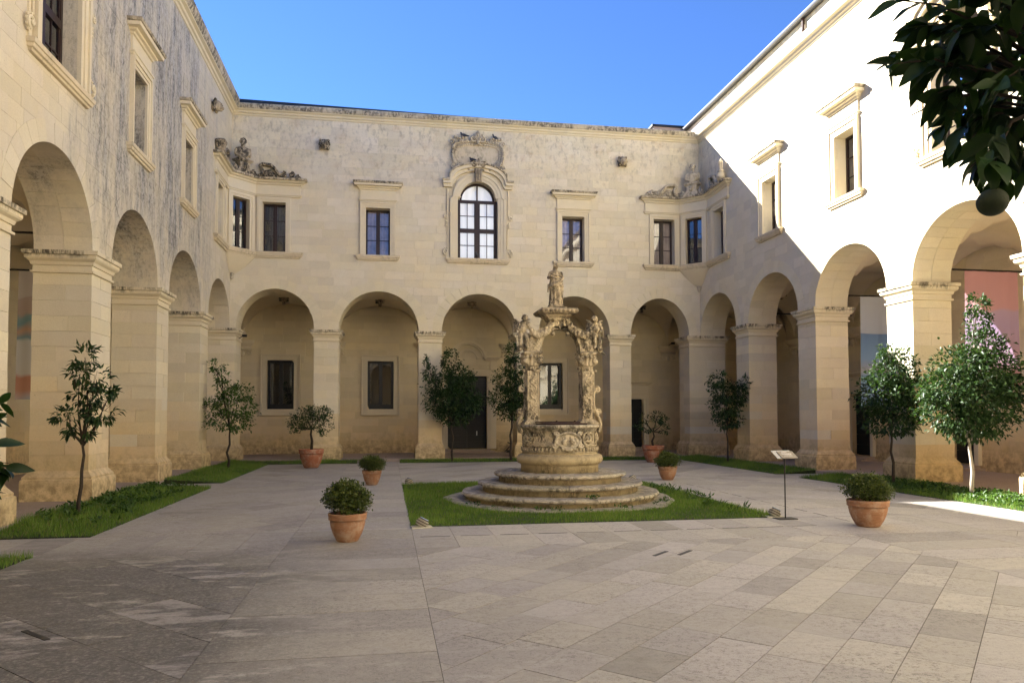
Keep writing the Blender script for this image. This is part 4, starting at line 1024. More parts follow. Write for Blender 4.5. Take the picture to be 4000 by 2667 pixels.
# ------------------------------------------------------------ foliage
def leaf_cloud(P,N_,L,Wd,seed,droop=.25,curl=.15):
    """many folded leaves: P centres, N_ outward directions, arrays; returns V,F,T with 6 verts, 4 tris per leaf"""
    R=np.random.default_rng(seed); n=len(P)
    d=N_+R.normal(0,.65,(n,3)); d[:,2]-=droop; d/=np.linalg.norm(d,axis=1)[:,None]
    up=np.tile([0,0,1.],(n,1))+R.normal(0,.45,(n,3)); s=np.cross(d,up); s/=np.linalg.norm(s,axis=1)[:,None]+1e-9; u=np.cross(s,d)
    l=L*R.uniform(.65,1.25,n)[:,None]; w=Wd*R.uniform(.75,1.2,n)[:,None]; c=curl*l
    base=P; tip=P+d*l-u*c*1.0; m1=P+d*l*.45
    a=m1+s*w+u*w*.45; b=m1-s*w+u*w*.45; mid=m1; 
    V=np.stack([base,a,mid,b,tip],1).reshape(-1,3); o=np.arange(n)[:,None]*5
    F=np.concatenate([o+np.array([[0,1,2]]),o+np.array([[0,2,3]]),o+np.array([[1,4,2]]),o+np.array([[2,4,3]])],1).reshape(-1,3)
    T=np.repeat(np.clip(R.normal(0,.5,n),-1,1),4); return V,F,T
def cloud_obj(name,V,F,T,mat,parent):
    n=len(F); me=bpy.data.meshes.new('l'); me.vertices.add(len(V)); me.vertices.foreach_set('co',V.ravel()); me.loops.add(3*n); me.loops.foreach_set('vertex_index',F.ravel())
    me.polygons.add(n); me.polygons.foreach_set('loop_start',np.arange(0,3*n,3)); me.polygons.foreach_set('loop_total',np.full(n,3))
    at=me.attributes.new('tint','FLOAT','FACE'); at.data.foreach_set('value',T); me.update(calc_edges=True); return link(name,me,mat,parent)
def clump_points(clumps,dens,seed,shell=.55):
    R=np.random.default_rng(seed); P=[];D=[]
    for (x,y,z,rx,ry,rz) in clumps:
        n=max(6,int(dens*1.75*(rx*ry*rz)**(2/3)))
        v=R.normal(0,1,(n,3)); v/=np.linalg.norm(v,axis=1)[:,None]; r=R.uniform(shell,1.,n)[:,None]**.7
        # sprig clusters: leaves gather round twig ends
        k=max(3,n//9); cen=v[:k]*r[:k]; idx=R.integers(0,k,n); q=cen[idx]*1.0+R.normal(0,.17,(n,3))
        P.append(np.array([x,y,z])+q*np.array([rx,ry,rz])); D.append(q/ (np.linalg.norm(q,axis=1)[:,None]+1e-6))
    return np.concatenate(P),np.concatenate(D)
def tree(name,loc,label,cat,trunk,clumps,dens,mat,L=.085,Wd=.018,seed=1,bark=None,group=None,r0=.035,limbs=5,base=0):
    t=thing(name,label,cat,loc,0,group); R=random.Random(seed); bark=bark or M['bark']
    tr=MB(); tr.tube(trunk,[r0*(1-.45*i/(len(trunk)-1)) for i in range(len(trunk))],8); to=tr.build('trunk',bark,t,True)
    top=Vector(trunk[-1]); lm=MB()
    for c in clumps:
        e=Vector(c[:3]); st=top.lerp(Vector(trunk[-2]),R.uniform(0,.5)); mid=(st+e)/2+Vector((R.uniform(-.05,.05),R.uniform(-.05,.05),-.04))
        lm.tube([st,mid,e],[r0*.5,r0*.32,r0*.14],6)
        for k in range(4):
            q=e+Vector((R.uniform(-1,1)*c[3],R.uniform(-1,1)*c[4],R.uniform(-.8,1)*c[5]))*.8; lm.tube([mid.lerp(e,R.uniform(.3,1)),(mid+q)/2+Vector((0,0,.03)),q],[r0*.2,r0*.13,r0*.06],4)
    lm.build('branches',bark,t,True)
    P,D=clump_points(clumps,dens,seed); V,F,T=leaf_cloud(P,D,L,Wd,seed+1); cloud_obj('crown',V,F,T,mat,t); return t
GT='young citrus trees planted in the lawns'
def trunk(h,wob,seed,dx=0):
    R=random.Random(seed); wob=wob*1.8; return [(0,0,-.1)]+[(R.uniform(-wob,wob)+dx*i/5,R.uniform(-wob,wob),h*i/5) for i in range(1,6)]
# near left slim tree (trunk foot at -4.5,11.9)
tree('citrus_tree',(-4.52,11.95,.10),'slim sparse young tree with long leaves before the nearest left pier','tree',trunk(1.15,.015,1,.06),
    [(.02,0,1.30,.20,.2,.14),(-.16,.0,1.52,.22,.2,.12),(.30,0,1.55,.24,.2,.15),(.12,.05,1.80,.28,.22,.17),(.22,0,2.05,.2,.18,.16),(-.02,0,2.12,.16,.15,.15),(.05,0,2.38,.16,.14,.18),(.38,.05,1.80,.13,.12,.12)],1900,M['leaf'],.125,.021,seed=11,r0=.032,group=GT)
tree('citrus_tree',(-4.5,22.2,.10),'tree with a thin leaning top in the far left corner','tree',trunk(1.15,.02,2,.05),
    [(.0,0,1.35,.62,.5,.28),(.15,0,1.75,.62,.5,.35),(-.30,0,1.75,.42,.4,.30),(.30,0,2.15,.40,.35,.25),(-.02,0,2.3,.28,.3,.26),(-.18,0,2.62,.2,.2,.22),(-.36,0,2.95,.22,.2,.18)],1700,M['leaf_light'],.10,.022,seed=12,r0=.04,group=GT)
tree('citrus_tree',(2.15,24.9,.12),'dense dark tree before the left jamb of the black door','tree',trunk(1.25,.03,3,.02),
    [(.0,0,1.45,.55,.5,.30),(-.1,0,1.95,.80,.6,.45),(.35,0,1.95,.65,.55,.45),(-.2,0,2.5,.65,.5,.40),(.2,0,2.75,.50,.4,.40),(-.05,0,3.3,.32,.3,.38),(-.75,0,2.9,.22,.2,.3),(-.85,0,3.25,.12,.12,.2),(.5,0,2.6,.3,.3,.3)],2700,M['leaf'],.10,.024,seed=13,r0=.035,group=GT,bark=M['bark'])
tree('citrus_tree',(4.15,24.9,.12),'tree half hidden behind the stone well','tree',trunk(1.35,.02,4,.0),
    [(.0,0,1.6,.5,.5,.3),(-.1,0,2.05,.65,.5,.42),(.25,0,2.2,.5,.5,.5),(-.15,0,2.7,.45,.4,.40),(.15,0,3.05,.4,.4,.4),(.0,0,3.6,.25,.25,.35)],2500,M['leaf'],.10,.024,seed=14,r0=.05,group=GT)
tree('citrus_tree',(10.66,22.1,.12),'tree with a forked top before the far right pier','tree',trunk(1.1,.02,5,.0),
    [(.0,0,1.35,.42,.4,.3),(-.05,0,1.75,.48,.4,.38),(-.1,0,2.2,.45,.4,.35),(-.28,0,2.6,.30,.3,.25),(.42,0,2.1,.28,.3,.32),(.58,0,2.5,.26,.25,.22)],2200,M['leaf'],.11,.025,seed=15,r0=.035,group=GT)
tree('citrus_tree',(10.66,14.3,.12),'half sunlit tree between the blue and pink banners','tree',trunk(1.15,.02,6,.0),
    [(.0,0,1.3,.55,.5,.25),(.05,0,1.65,.60,.5,.38),(-.25,0,1.95,.5,.5,.35),(.35,0,2.05,.5,.5,.38),(.05,0,2.35,.5,.4,.32),(.25,0,2.65,.32,.3,.25),(-.05,0,2.8,.2,.2,.2)],2600,M['leaf'],.10,.024,seed=16,r0=.035,group=GT)
tree('citrus_tree',(10.62,12.1,.12),'largest sunlit tree with a pale lime washed trunk','tree',trunk(1.05,.015,7,.0),
    [(.0,0,1.25,.5,.5,.25),(-.3,0,1.5,.55,.5,.35),(.35,0,1.55,.6,.5,.38),(.0,0,1.95,.85,.65,.40),(-.45,0,1.9,.4,.4,.3),(.4,0,2.3,.6,.5,.38),(-.1,0,2.4,.5,.45,.35),(.3,0,2.75,.40,.35,.3),(.25,0,3.15,.24,.2,.28),(.2,0,3.5,.17,.15,.25),(.8,0,2.0,.3,.3,.3)],3300,M['leaf'],.095,.023,seed=17,r0=.040,bark=M['bark_pale'],group=GT)
# weeds in the side lawns
def weeds(label,pts,seed,L=.11,Wd=.02,n=14,mat=None):
    R=np.random.default_rng(seed); P=[];D=[]
    for x,y,z in pts:
        k=n; a=R.uniform(0,2*pi,k); P.append(np.stack([x+R.normal(0,.05,k),y+R.normal(0,.05,k),np.full(k,z)+R.uniform(0,.05,k)],1)); D.append(np.stack([np.cos(a),np.sin(a),R.uniform(.6,1.6,k)],1))
    V,F,T=leaf_cloud(np.concatenate(P),np.concatenate(D),L,Wd,seed,droop=-.1); o=cloud_obj('weeds',V,F,T,mat or M['leaf_light'],None); tag(o,label,'weeds',kind='stuff')
RW=random.Random(8)
weeds('broad leaved weeds in the nearest left lawn',[(x,y,slopeL(x,y)+.03) for x,y in [(RW.uniform(-5.0,-3.95),RW.uniform(11.2,16.6)) for _ in range(110)]],31,L=.085,n=9)
weeds('clover in the sunlit right lawn',[(x,y,slopeR(x,y)+.03) for x,y in [(RW.uniform(10.1,11.1),RW.uniform(10.4,15.5)) for _ in range(220)]],32,L=.06,Wd=.02,n=16)
weeds('small weeds sprouting at the foot of the well steps',[(3.165+1.95*cos(a),13.5+1.95*sin(a),.07) for a in [RW.uniform(-2.9,-.3) for _ in range(16)]]+[(3.35,13.5-1.64,.22)]*3,33,L=.06,Wd=.014,n=10)
weeds('dandelion leaves along the right edge of the well lawn',[(RW.uniform(5.2,5.85),RW.uniform(10.5,15),.08) for _ in range(24)],34,L=.11,Wd=.015,n=9)

# ------------------------------------------------------------ potted plants
def pot_mesh(parent,r,h,mat,name='pot',ribs=0):
    p=MB(); th=.03
    prof=[(r*.52,0),(r*.56,.01),(r*.74,h*.25),(r*.86,h*.48),(r*.92,h*.68),(r*.91,h*.76),(r*.985,h*.77),(r*1.0,h*.80),(r*.985,h*.86),(r*1.0,h*.89),(r*1.02,h*.97),(r*1.0,h),(r*.90,h),(r*.88,h*.9)]
    p.lathe(prof,k=36); o=p.build(name,mat,parent,True)
    s=MB(); s.lathe([(r*.89,h*.86),(r*.6,h*.90),(.01,h*.91)],k=24); s.build('soil',M['soil'],parent); return o
def potted_box(loc,label,r,h,bw,bh,seed,mat=M['terra']):
    t=thing('potted_bush',label,'potted plant',loc,0,'clipped box bushes in terracotta pots'); pot_mesh(t,r,h,mat)
    zb=h+bh*.42
    cl=[(0,0,zb,bw*.62,bw*.62,bh*.5)]; R=random.Random(seed)
    for i in range(9):
        a=i*2*pi/9; cl.append((bw*.55*cos(a),bw*.55*sin(a),h+bh*R.uniform(.28,.5),bw*.42,bw*.42,bh*.34))
    for i in range(4): a=i*pi/2+.4; cl.append((bw*.3*cos(a),bw*.3*sin(a),h+bh*R.uniform(.6,.75),bw*.4,bw*.4,bh*.28))
    P,D=clump_points(cl,14000,seed,.3); V,F,T=leaf_cloud(P,D+np.array([0,0,.5]),.034,.011,seed,droop=-.2); cloud_obj('bush',V,F,T,M['box'],t)
    b=MB()
    for i in range(14): a=R.uniform(0,6.28); q=R.uniform(.3,.9); b.tube([(0,0,h*.85),(bw*q*.5*cos(a),bw*q*.5*sin(a),h+bh*.3),(bw*q*cos(a),bw*q*sin(a),h+bh*.75)],[.008,.006,.003],4)
    b.build('stems',M['bark'],t); return t
potted_box((-.485,9.45,ZG),'clipped box bush in a terracotta pot, nearest of those left of the lawn',.235,.35,.32,.40,41)
potted_box((-.345,17.0,ZG),'small round box bush in a pale pot by the far left lawn corner',.215,.33,.33,.34,42)
potted_box((6.62,9.42,ZG),'clipped box bush in a large terracotta pot at right, past the sign',.275,.37,.35,.36,43)
potted_box((6.65,17.0,ZG),'small round box bush in a terracotta pot right of the well steps',.23,.33,.34,.34,44)
def potted_tree(loc,label,clumps,tr,seed):
    t=thing('potted_tree',label,'potted tree',loc,0,'citrus trees in large reddish pots'); pot_mesh(t,.365,.56,M['terra_red'])
    k=MB(); k.tube(tr,[.045,.038,.032,.026][:len(tr)],8); k.build('trunk',M['bark'],t,True)
    lm=MB(); R=random.Random(seed)
    for c in clumps:
        e=Vector(c[:3]); lm.tube([tr[-1],(Vector(tr[-1])+e)/2+Vector((0,0,-.03)),e],[.02,.013,.006],5)
        for q in range(4): z=e+Vector((R.uniform(-1,1)*c[3],R.uniform(-1,1)*c[4],R.uniform(-.6,1)*c[5]))*.8; lm.tube([e*.6+Vector(tr[-1])*.4,e,z],[.01,.008,.003],4)
    lm.build('branches',M['bark'],t)
    P,D=clump_points(clumps,1900,seed); V,F,T=leaf_cloud(P,D,.075,.018,seed); cloud_obj('crown',V,F,T,M['leaf'],t)
potted_tree((-2.25,22.9,ZG),'round headed citrus in a big reddish pot at the left',[(-.05,0,1.35,.45,.4,.25),(-.42,0,1.35,.28,.3,.25),(.35,0,1.3,.25,.3,.35),(.05,0,1.65,.4,.35,.25),(-.2,0,1.62,.3,.3,.2),(.35,0,1.6,.25,.25,.22),(-.5,0,1.2,.2,.2,.15)],[(0,0,.45),(.02,0,.8),(-.02,0,1.0),(.0,0,1.15)],51)
potted_tree((8.66,23.4,ZG),'open crowned citrus in a big reddish pot at the right',[(-.42,0,1.20,.22,.22,.14),(-.1,0,1.10,.25,.2,.12),(.15,0,1.5,.3,.28,.18),(.42,0,1.35,.22,.22,.16),(-.3,0,1.45,.15,.15,.14),(.35,0,1.05,.18,.2,.12)],[(0,0,.45),(-.03,0,.7),(.04,0,.85),(.0,0,1.0)],52)

# ------------------------------------------------------------ near orange trees
def leaf_mesh(L,Wd,curl,seed):
    R=random.Random(seed); V=[];K=7
    for i in range(K+1):
        u=i/K; w=Wd*sin(pi*min(1,u**.8))**.9*(1 if u<1 else 0); x=L*u; z=-curl*L*u*u+.015*L*sin(u*9+seed)
        V+=[(x,-w,z+w*.35),(x,0,z),(x,w,z+w*.35)]
    F=[(i*3+j,i*3+j+1,(i+1)*3+j+1,(i+1)*3+j) for i in range(K) for j in range(2)]
    return V,F
def near_leaf_tree(t,anchors,nper,L,Wd,mat,seed,center):
    """anchors: twig paths; leaves sprout along them. nearest 300 leaves are separate parts"""
    R=random.Random(seed); protos=[]
    for i in range(6):
        V,F=leaf_mesh(L*(.8+.08*i),Wd*(.85+.06*i),R.uniform(.05,.4),i); me=mesh(V,F,R.uniform(-1,1),True,False); me.materials.append(mat); protos.append((me,V,F))
    leaves=[]
    for path in anchors:
        P=[Vector(p) for p in path]
        for k in range(nper):
            u=R.uniform(.15,1)*(len(P)-1); i=min(int(u),len(P)-2); p=P[i].lerp(P[i+1],u-i); d=(P[i+1]-P[i]).normalized()
            o=Vector((R.gauss(0,1),R.gauss(0,1),R.gauss(0,.8))).normalized(); q=(d*R.uniform(.2,1.0)+o*.8+Vector((0,0,-.35))).normalized()
            rot=q.to_track_quat('X','Z').to_matrix()@Matrix.Rotation(R.gauss(0,.7),3,'X'); leaves.append((p,rot,R.randrange(6),R.uniform(.8,1.2)))
    leaves.sort(key=lambda l:(l[0]-Vector((0,0,1.6))).length)
    base=t.location
    for p,r,i,s in leaves[:300]:
        o=bpy.data.objects.new('leaf',protos[i][0]); C.objects.link(o); o.parent=t; o.matrix_basis=Matrix.Translation(p-base)@(r*s).to_4x4()
    m=MB()
    for p,r,i,s in leaves[300:]: m.add([p-base+(r@Vector(v))*s for v in protos[i][1]],protos[i][2],R.uniform(-1,1))
    if m.V:
        o=mk('crown',m.V,m.F,mat,t,True,m.T,False); tag(o,kind='stuff')
def twigs(center,rad,n,seed,origin,keep=None):
    R=random.Random(seed); out=[]; c=Vector(center); o=Vector(origin)
    while len(out)<n:
        v=Vector((R.gauss(0,1),R.gauss(0,1),R.gauss(0,1))).normalized()*R.uniform(.45,1.0)**.5
        e=c+Vector((v.x*rad[0],v.y*rad[1],v.z*rad[2]))
        if keep and not keep(e): continue
        a=e.lerp(o,.38)+Vector((0,0,R.uniform(-.03,.05))); out.append([a,(a+e)/2+Vector((0,0,.03)),e])
    return out
# right: crown hangs into the picture from the right
tr=thing('orange_tree','dark leafy branches of an orange tree hanging in at the upper right corner','tree',(2.45,1.95,ZG))
k=MB(); k.tube([(0,0,0),(.02,0,.8),(0,.02,1.5),(-.05,0,2.1),(-.1,0,2.7)],[.06,.05,.045,.04,.03],8); k.build('trunk',M['bark'],tr,True)
def keepR(e): 
    return e.y>1.2
TW=twigs((2.28,2.05,2.95),(.66,.55,.72),150,61,(2.4,2.0,2.7),keepR)
near_leaf_tree(tr,TW+[[Vector((1.9,1.95,2.5)),Vector((1.75,1.88,2.42)),Vector((1.70,1.84,2.30))]],12,.105,.023,M['leaf_near'],62,None)
b=MB()
for p in TW: b.tube([q-tr.location for q in [Vector((2.4,2.0,2.55))]+[Vector(x) for x in p]],[.012,.006,.004,.002],5)
b.tube([Vector(q)-tr.location for q in ((2.1,1.98,2.6),(1.85,1.92,2.48),(1.75,1.87,2.36),(1.70,1.84,2.26))],[.007,.005,.004,.003],5)
b.build('twigs',M['bark'],tr,True)
o_=MB(); o_.ball((1.70-2.45,1.835-1.95,2.205-ZG),(.041,.041,.039),20,14); o_.build('orange',M['orange'],tr,True)
# left: potted tree beside the viewer, a few sprays show at the left edge
tl=thing('orange_tree','leafy sprays of a citrus tree at the lower left edge of the view','tree',(-2.30,3.80,ZG)); pot_mesh(tl,.28,.42,M['terra'])
k=MB(); k.tube([(0,0,.35),(.02,0,.7),(0,.02,1.0),(0,0,1.3)],[.035,.03,.026,.02],8); k.build('trunk',M['bark'],tl,True)
TL=twigs((-1.98,3.80,1.46),(.27,.32,.33),70,63,(-2.3,3.8,1.3))
near_leaf_tree(tl,TL,8,.10,.021,M['leaf_near'],64,None)
b=MB()
for p in TL: b.tube([q-tl.location for q in [Vector((-2.3,3.8,1.25))]+[Vector(x) for x in p]],[.009,.006,.004,.002],5)
b.build('twigs',M['bark'],tl,True)

# ------------------------------------------------------------ sculpture helper: blobs fused by voxel remesh
def fuse(name,mb,voxel,mat,parent,smooth_it=2,noise=0.):
    me=mesh(mb.V,mb.F); o=bpy.data.objects.new('tmp',me); C.objects.link(o)
    r=o.modifiers.new('r','REMESH'); r.mode='VOXEL'; r.voxel_size=voxel; r.use_smooth_shade=True
    if smooth_it: s=o.modifiers.new('s','SMOOTH'); s.iterations=smooth_it; s.factor=.5
    dg=bpy.context.evaluated_depsgraph_get(); m2=bpy.data.meshes.new_from_object(o.evaluated_get(dg)); bpy.data.objects.remove(o)
    return link(name,m2,mat,parent)
def limb(mb,pts,rad,k=10):
    P=[];Rr=[]
    for i in range(len(pts)-1):
        for j in range(4): u=j/4; P.append(Vector(pts[i]).lerp(Vector(pts[i+1]),u)); Rr.append(rad[i]*(1-u)+rad[i+1]*u)
    P.append(Vector(pts[-1])); Rr.append(rad[-1]); mb.tube(P,Rr,k); mb.ball(pts[0],rad[0],8,6); mb.ball(pts[-1],rad[-1],8,6)
def head(mb,c,r,yaw=0,beard=False,hair=True):
    c=Vector(c); Rz=Matrix.Rotation(yaw,3,'Z')
    def q(x,y,z): return c+Rz@Vector((x*r,y*r,z*r))
    mb.ball(c,(r*.78,r*.86,r),14,10); mb.ball(q(0,-.62,-.35),(r*.45,r*.38,r*.48),10,7)   # front = -y
    mb.tube([q(0,-.85,.12),q(0,-1.05,-.22)],[r*.09,r*.15],6); 
    for g in (-1,1): mb.ball(q(g*.33,-.80,.12),r*.13,6,5); mb.ball(q(g*.78,0,-.05),(r*.12,r*.2,r*.25),6,5); mb.ball(q(g*.3,-.78,.30),(r*.22,r*.1,r*.08),6,4)
    mb.ball(q(0,-.86,-.50),(r*.22,r*.12,r*.08),6,4)
    if hair:
        for i in range(26):
            a=i*2.4; z=.95-1.15*(i/26); s_=sqrt(max(0,1-z*z)) if z>-1 else 0; x=cos(a)*s_*.85; y=sin(a)*s_*.9
            if y<-.35 and z<.55: continue
            mb.ball(q(x,y+.08,z),r*.26,6,5)
    if beard:
        for i in range(8): mb.ball(q(-.4+.11*i,-.72,-.72-.12*sin(i*.45)),r*.2,6,5)
# busts on the corner bays
def bust(fp,z,label,yaw,beard,mat):
    p0=Vector(fp(0,-.03,z)); t=thing('bust',label,'bust',tuple(p0)); m=MB(); 
    Rz=Matrix.Rotation(yaw,3,'Z')
    def q(x,y,z): return Rz@Vector((x,y,z))
    m.ball(q(0,0,.20),(.21,.13,.20),12,8,rot=(0,0,yaw)); m.ball(q(0,0,.30),(.25,.12,.11),12,8,rot=(0,0,yaw)); m.tube([q(0,0,-.02),q(0,0,.12)],[.16,.17],12)
    m.tube([q(0,.0,.34),q(0,-.02,.47)],[.075,.065],10); head(m,q(0,-.03,.57),.115,yaw-.25 if beard else yaw+.1,beard)
    for i in range(5):   # folds of drapery sweeping across the chest
        m.tube([q(-.22,-.04,.34-.055*i),q(-.05,-.14,.22-.045*i),q(.10,-.14,.22-.035*i),q(.23,-.04,.36-.04*i)],[.028,.034,.034,.024],7)
    for g in (-1,1): m.ball(q(g*.22,-.01,.20),(.055,.07,.14),8,6)
    m.box(-.13,.13,-.10,.10,-.02,.04)
    fuse('figure',m,.012,mat,t,1)
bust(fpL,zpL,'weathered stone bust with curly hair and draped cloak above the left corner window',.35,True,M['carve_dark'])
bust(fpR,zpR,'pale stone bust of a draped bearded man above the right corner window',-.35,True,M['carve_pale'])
# pigeons
def pigeon(loc,yaw,label,tilt=0):
    t=thing('pigeon',label,'pigeon',loc,yaw,'pigeons perched on the facade'); m=MB()
    m.ball((0,0,.085),(.10,.055,.06),10,7,rot=(0,-.35,0)); limb(m,[(.07,0,.11),(.10,0,.17)],[.035,.026],8); m.ball((.105,0,.185),(.03,.025,.025),8,6)
    m.tube([(.125,0,.185),(.155,0,.178)],[.009,.002],5); m.tube([(-.07,0,.07),(-.20,0,.03)],[.04,.02],6)
    fuse('body',m,.008,M['pigeon'],t,1)
    f=MB(); 
    for g in (-1,1): f.tube([(.02,g*.02,.04),(.025,g*.02,.0)],.005,4)
    f.build('legs',simple('pigeon_leg',(.25,.06,.04)),t)
pigeon((2.58,Wy-.12,11.28),2.7,'dark pigeon on the upper left of the scrolled cartouche')
pigeon((3.70,Wy-.12,11.25),3.5,'dark pigeon on the upper right of the scrolled cartouche')
pigeon((2.86,Wy-.22,10.40),2.2,'dark pigeon above the keystone of the arched window')
pigeon((3.05,Wy-.10,7.08),4.2,'small dark pigeon on the sill of the arched window')

# ------------------------------------------------------------ the well
WX,WYc=3.165,13.5
well=thing('stone_well','carved baroque stone well with an arch and statue on three round steps','well',(0,0,0))
def ringwob(a,b): return lambda th,z: .004*sin(th*a+z*9)+.003*sin(th*b)
bs=MB(); bs.lathe([(2.1,.03),(2.12,.075),(2.08,.085),(.5,.09)],(WX,WYc),64,0,lambda th,z:.025*sin(th*5)+.012*sin(th*13)); bs.build('base_slab',M['step'],well)
def step(r,z0,z1,seed):
    R=random.Random(seed); nseg=11; parts=[]
    ri=MB(); ri.lathe([(r-.085,z0-.03),(r-.09,z1-.085),(r-.06,z1-.075),(r-.065,z1-.07)],(WX,WYc),72,R.uniform(-1,1),ringwob(7,23)); rr=ri.build('riser',M['riser'],well,True)
    a0=R.uniform(0,1)
    for i in range(nseg):
        a=a0+2*pi*i/nseg+.004; b=a0+2*pi*(i+1)/nseg-.004; m=MB(); e=R.uniform(-.006,.006); K=8
        prof=[(.25,z1-.075),(r-.055,z1-.075),(r-.02,z1-.068),(r+e,z1-.045),(r+e,z1-.025),(r-.02,z1-.004),(r-.06,z1+e*.5),(.25,z1+e*.5)]
        V=[]
        for k_ in range(K+1):
            th=a+(b-a)*k_/K
            for (q,z) in prof: V.append((WX+q*cos(th)*(1+.003*sin(th*31)),WYc+q*sin(th)*(1+.003*sin(th*29)),z+.004*sin(th*17+q*6)))
        L=len(prof); F=[(k_*L+j,(k_+1)*L+j,(k_+1)*L+(j+1)%L,k_*L+(j+1)%L) for k_ in range(K) for j in range(L)]+[tuple(range(L)),tuple(K*L+j for j in range(L))]
        m.add(V,F,R.uniform(-1,1)); m.build('tread',M['step'],well)
step(1.82,.06,.23,71); step(1.52,.22,.40,72); step(1.22,.39,.57,73)
d=MB(); d.lathe([(.72,.55),(.72,.70),(.74,.715),(.775,.73),(.80,.77),(.80,.82),(.775,.87),(.73,.89),(.70,.90),(.695,.925),(.71,.93)],(WX,WYc),64,0,ringwob(5,19)); d.build('drum_base',M['riser'],well,True)
d=MB(); d.lathe([(.70,.92),(.685,.93),(.68,1.04),(.70,1.045),(.70,1.06),(.66,1.065),(.655,1.30),(.67,1.31)],(WX,WYc),64); dr=d.build('drum',M['carve'],well,True)
d=MB(); d.lathe([(.66,1.305),(.675,1.31),(.68,1.335),(.69,1.34),(.70,1.365),(.72,1.37),(.735,1.385),(.735,1.415),(.72,1.43),(.55,1.43),(.53,1.40)],(WX,WYc),64,0,ringwob(9,17)); d.build('rim',M['step'],well,True)
def fd(s,n,z):   # frame wrapped round the drum: s = arc length from the front, n outward
    a=-pi/2+s/.66; return (WX+(.66+n)*cos(a),WYc+(.66+n)*sin(a),z)
rl=MB()
for i in range(8):      # roundels with flowers
    s=.36+i*.44
    if i>=7: break
    s=.42+(i)*.475
    for j in range(22):
        a=2*pi*j/22; rl.ball(fd(s+.155*cos(a),.02,1.18+.115*sin(a)),(.024,.024,.02),6,4)
    for j in range(5): a=2*pi*j/5+.3; rl.ball(fd(s+.05*cos(a),.03,1.18+.05*sin(a)),.036,7,5)
    rl.ball(fd(s,.055,1.18),.024,6,5)
    for j in range(7): a=j*1.9; rl.ball(fd(s+.10*cos(a),.02,1.18+.085*sin(a)),(.022,.022,.018),5,4)
    for g in (-1,1): rl.ball(fd(s+g*.2375,.03,1.18+.07),(.02,.02,.03),5,4); rl.ball(fd(s+g*.2375,.03,1.18-.07),(.02,.02,.03),5,4)
for i in range(60):     # band of leaves below
    s=2*pi*.68*i/60; rl.ball(fd(s,.045,.985),(.022,.022,.045),6,4); rl.ball(fd(s+.03,.05,1.02),.014,5,3)
fuse('drum_relief',rl,.009,M['carve'],well,1)
cm=MB()                 # front cartouche
K=30
P=[( .20*cos(2*pi*j/K)*(1+.08*cos(4*pi*j/K)), 1.155+.135*sin(2*pi*j/K)) for j in range(K)]
for j in range(K):
    a=P[j];b=P[(j+1)%K]; cm.tube([fd(a[0],.045,a[1]),fd(b[0],.045,b[1])],.026,6)
cm.prism(P,-.02,.045,fd)
for g in (-1,1):
    volute(cm,fd,(g*.235,1.06),.06,1.4,pi/2,g,.025,.03,base=.03); volute(cm,fd,(g*.21,1.27),.05,1.4,-pi/2,-g,.022,.03,base=.03)
    cm.ball(fd(g*.07,.06,1.15),(.055,.03,.03),8,5,rot=(0,.5*g,0)); cm.tube([fd(g*.05,.06,1.12),fd(g*.10,.065,1.10)],.02,6)
cm.ball(fd(0,.05,.99),(.08,.05,.035),8,5); cm.ball(fd(-.1,.05,1.01),.035,6,4); cm.ball(fd(.1,.05,1.01),.035,6,4)
fuse('cartouche',cm,.008,M['carve_pale'],well,1)
lid=MB(); lid.lathe([(.52,1.425),(.54,1.44),(.54,1.46),(.02,1.47)],(WX,WYc),24); lid.tube([(WX-.5,WYc-.2,1.48),(WX+.35,WYc-.2,1.48)],.012,6); lid.ball((WX-.12,WYc-.3,1.49),.02,6,4); lid.ball((WX+.22,WYc-.3,1.49),.02,6,4); lid.build('iron_lid',M['rust'],well)
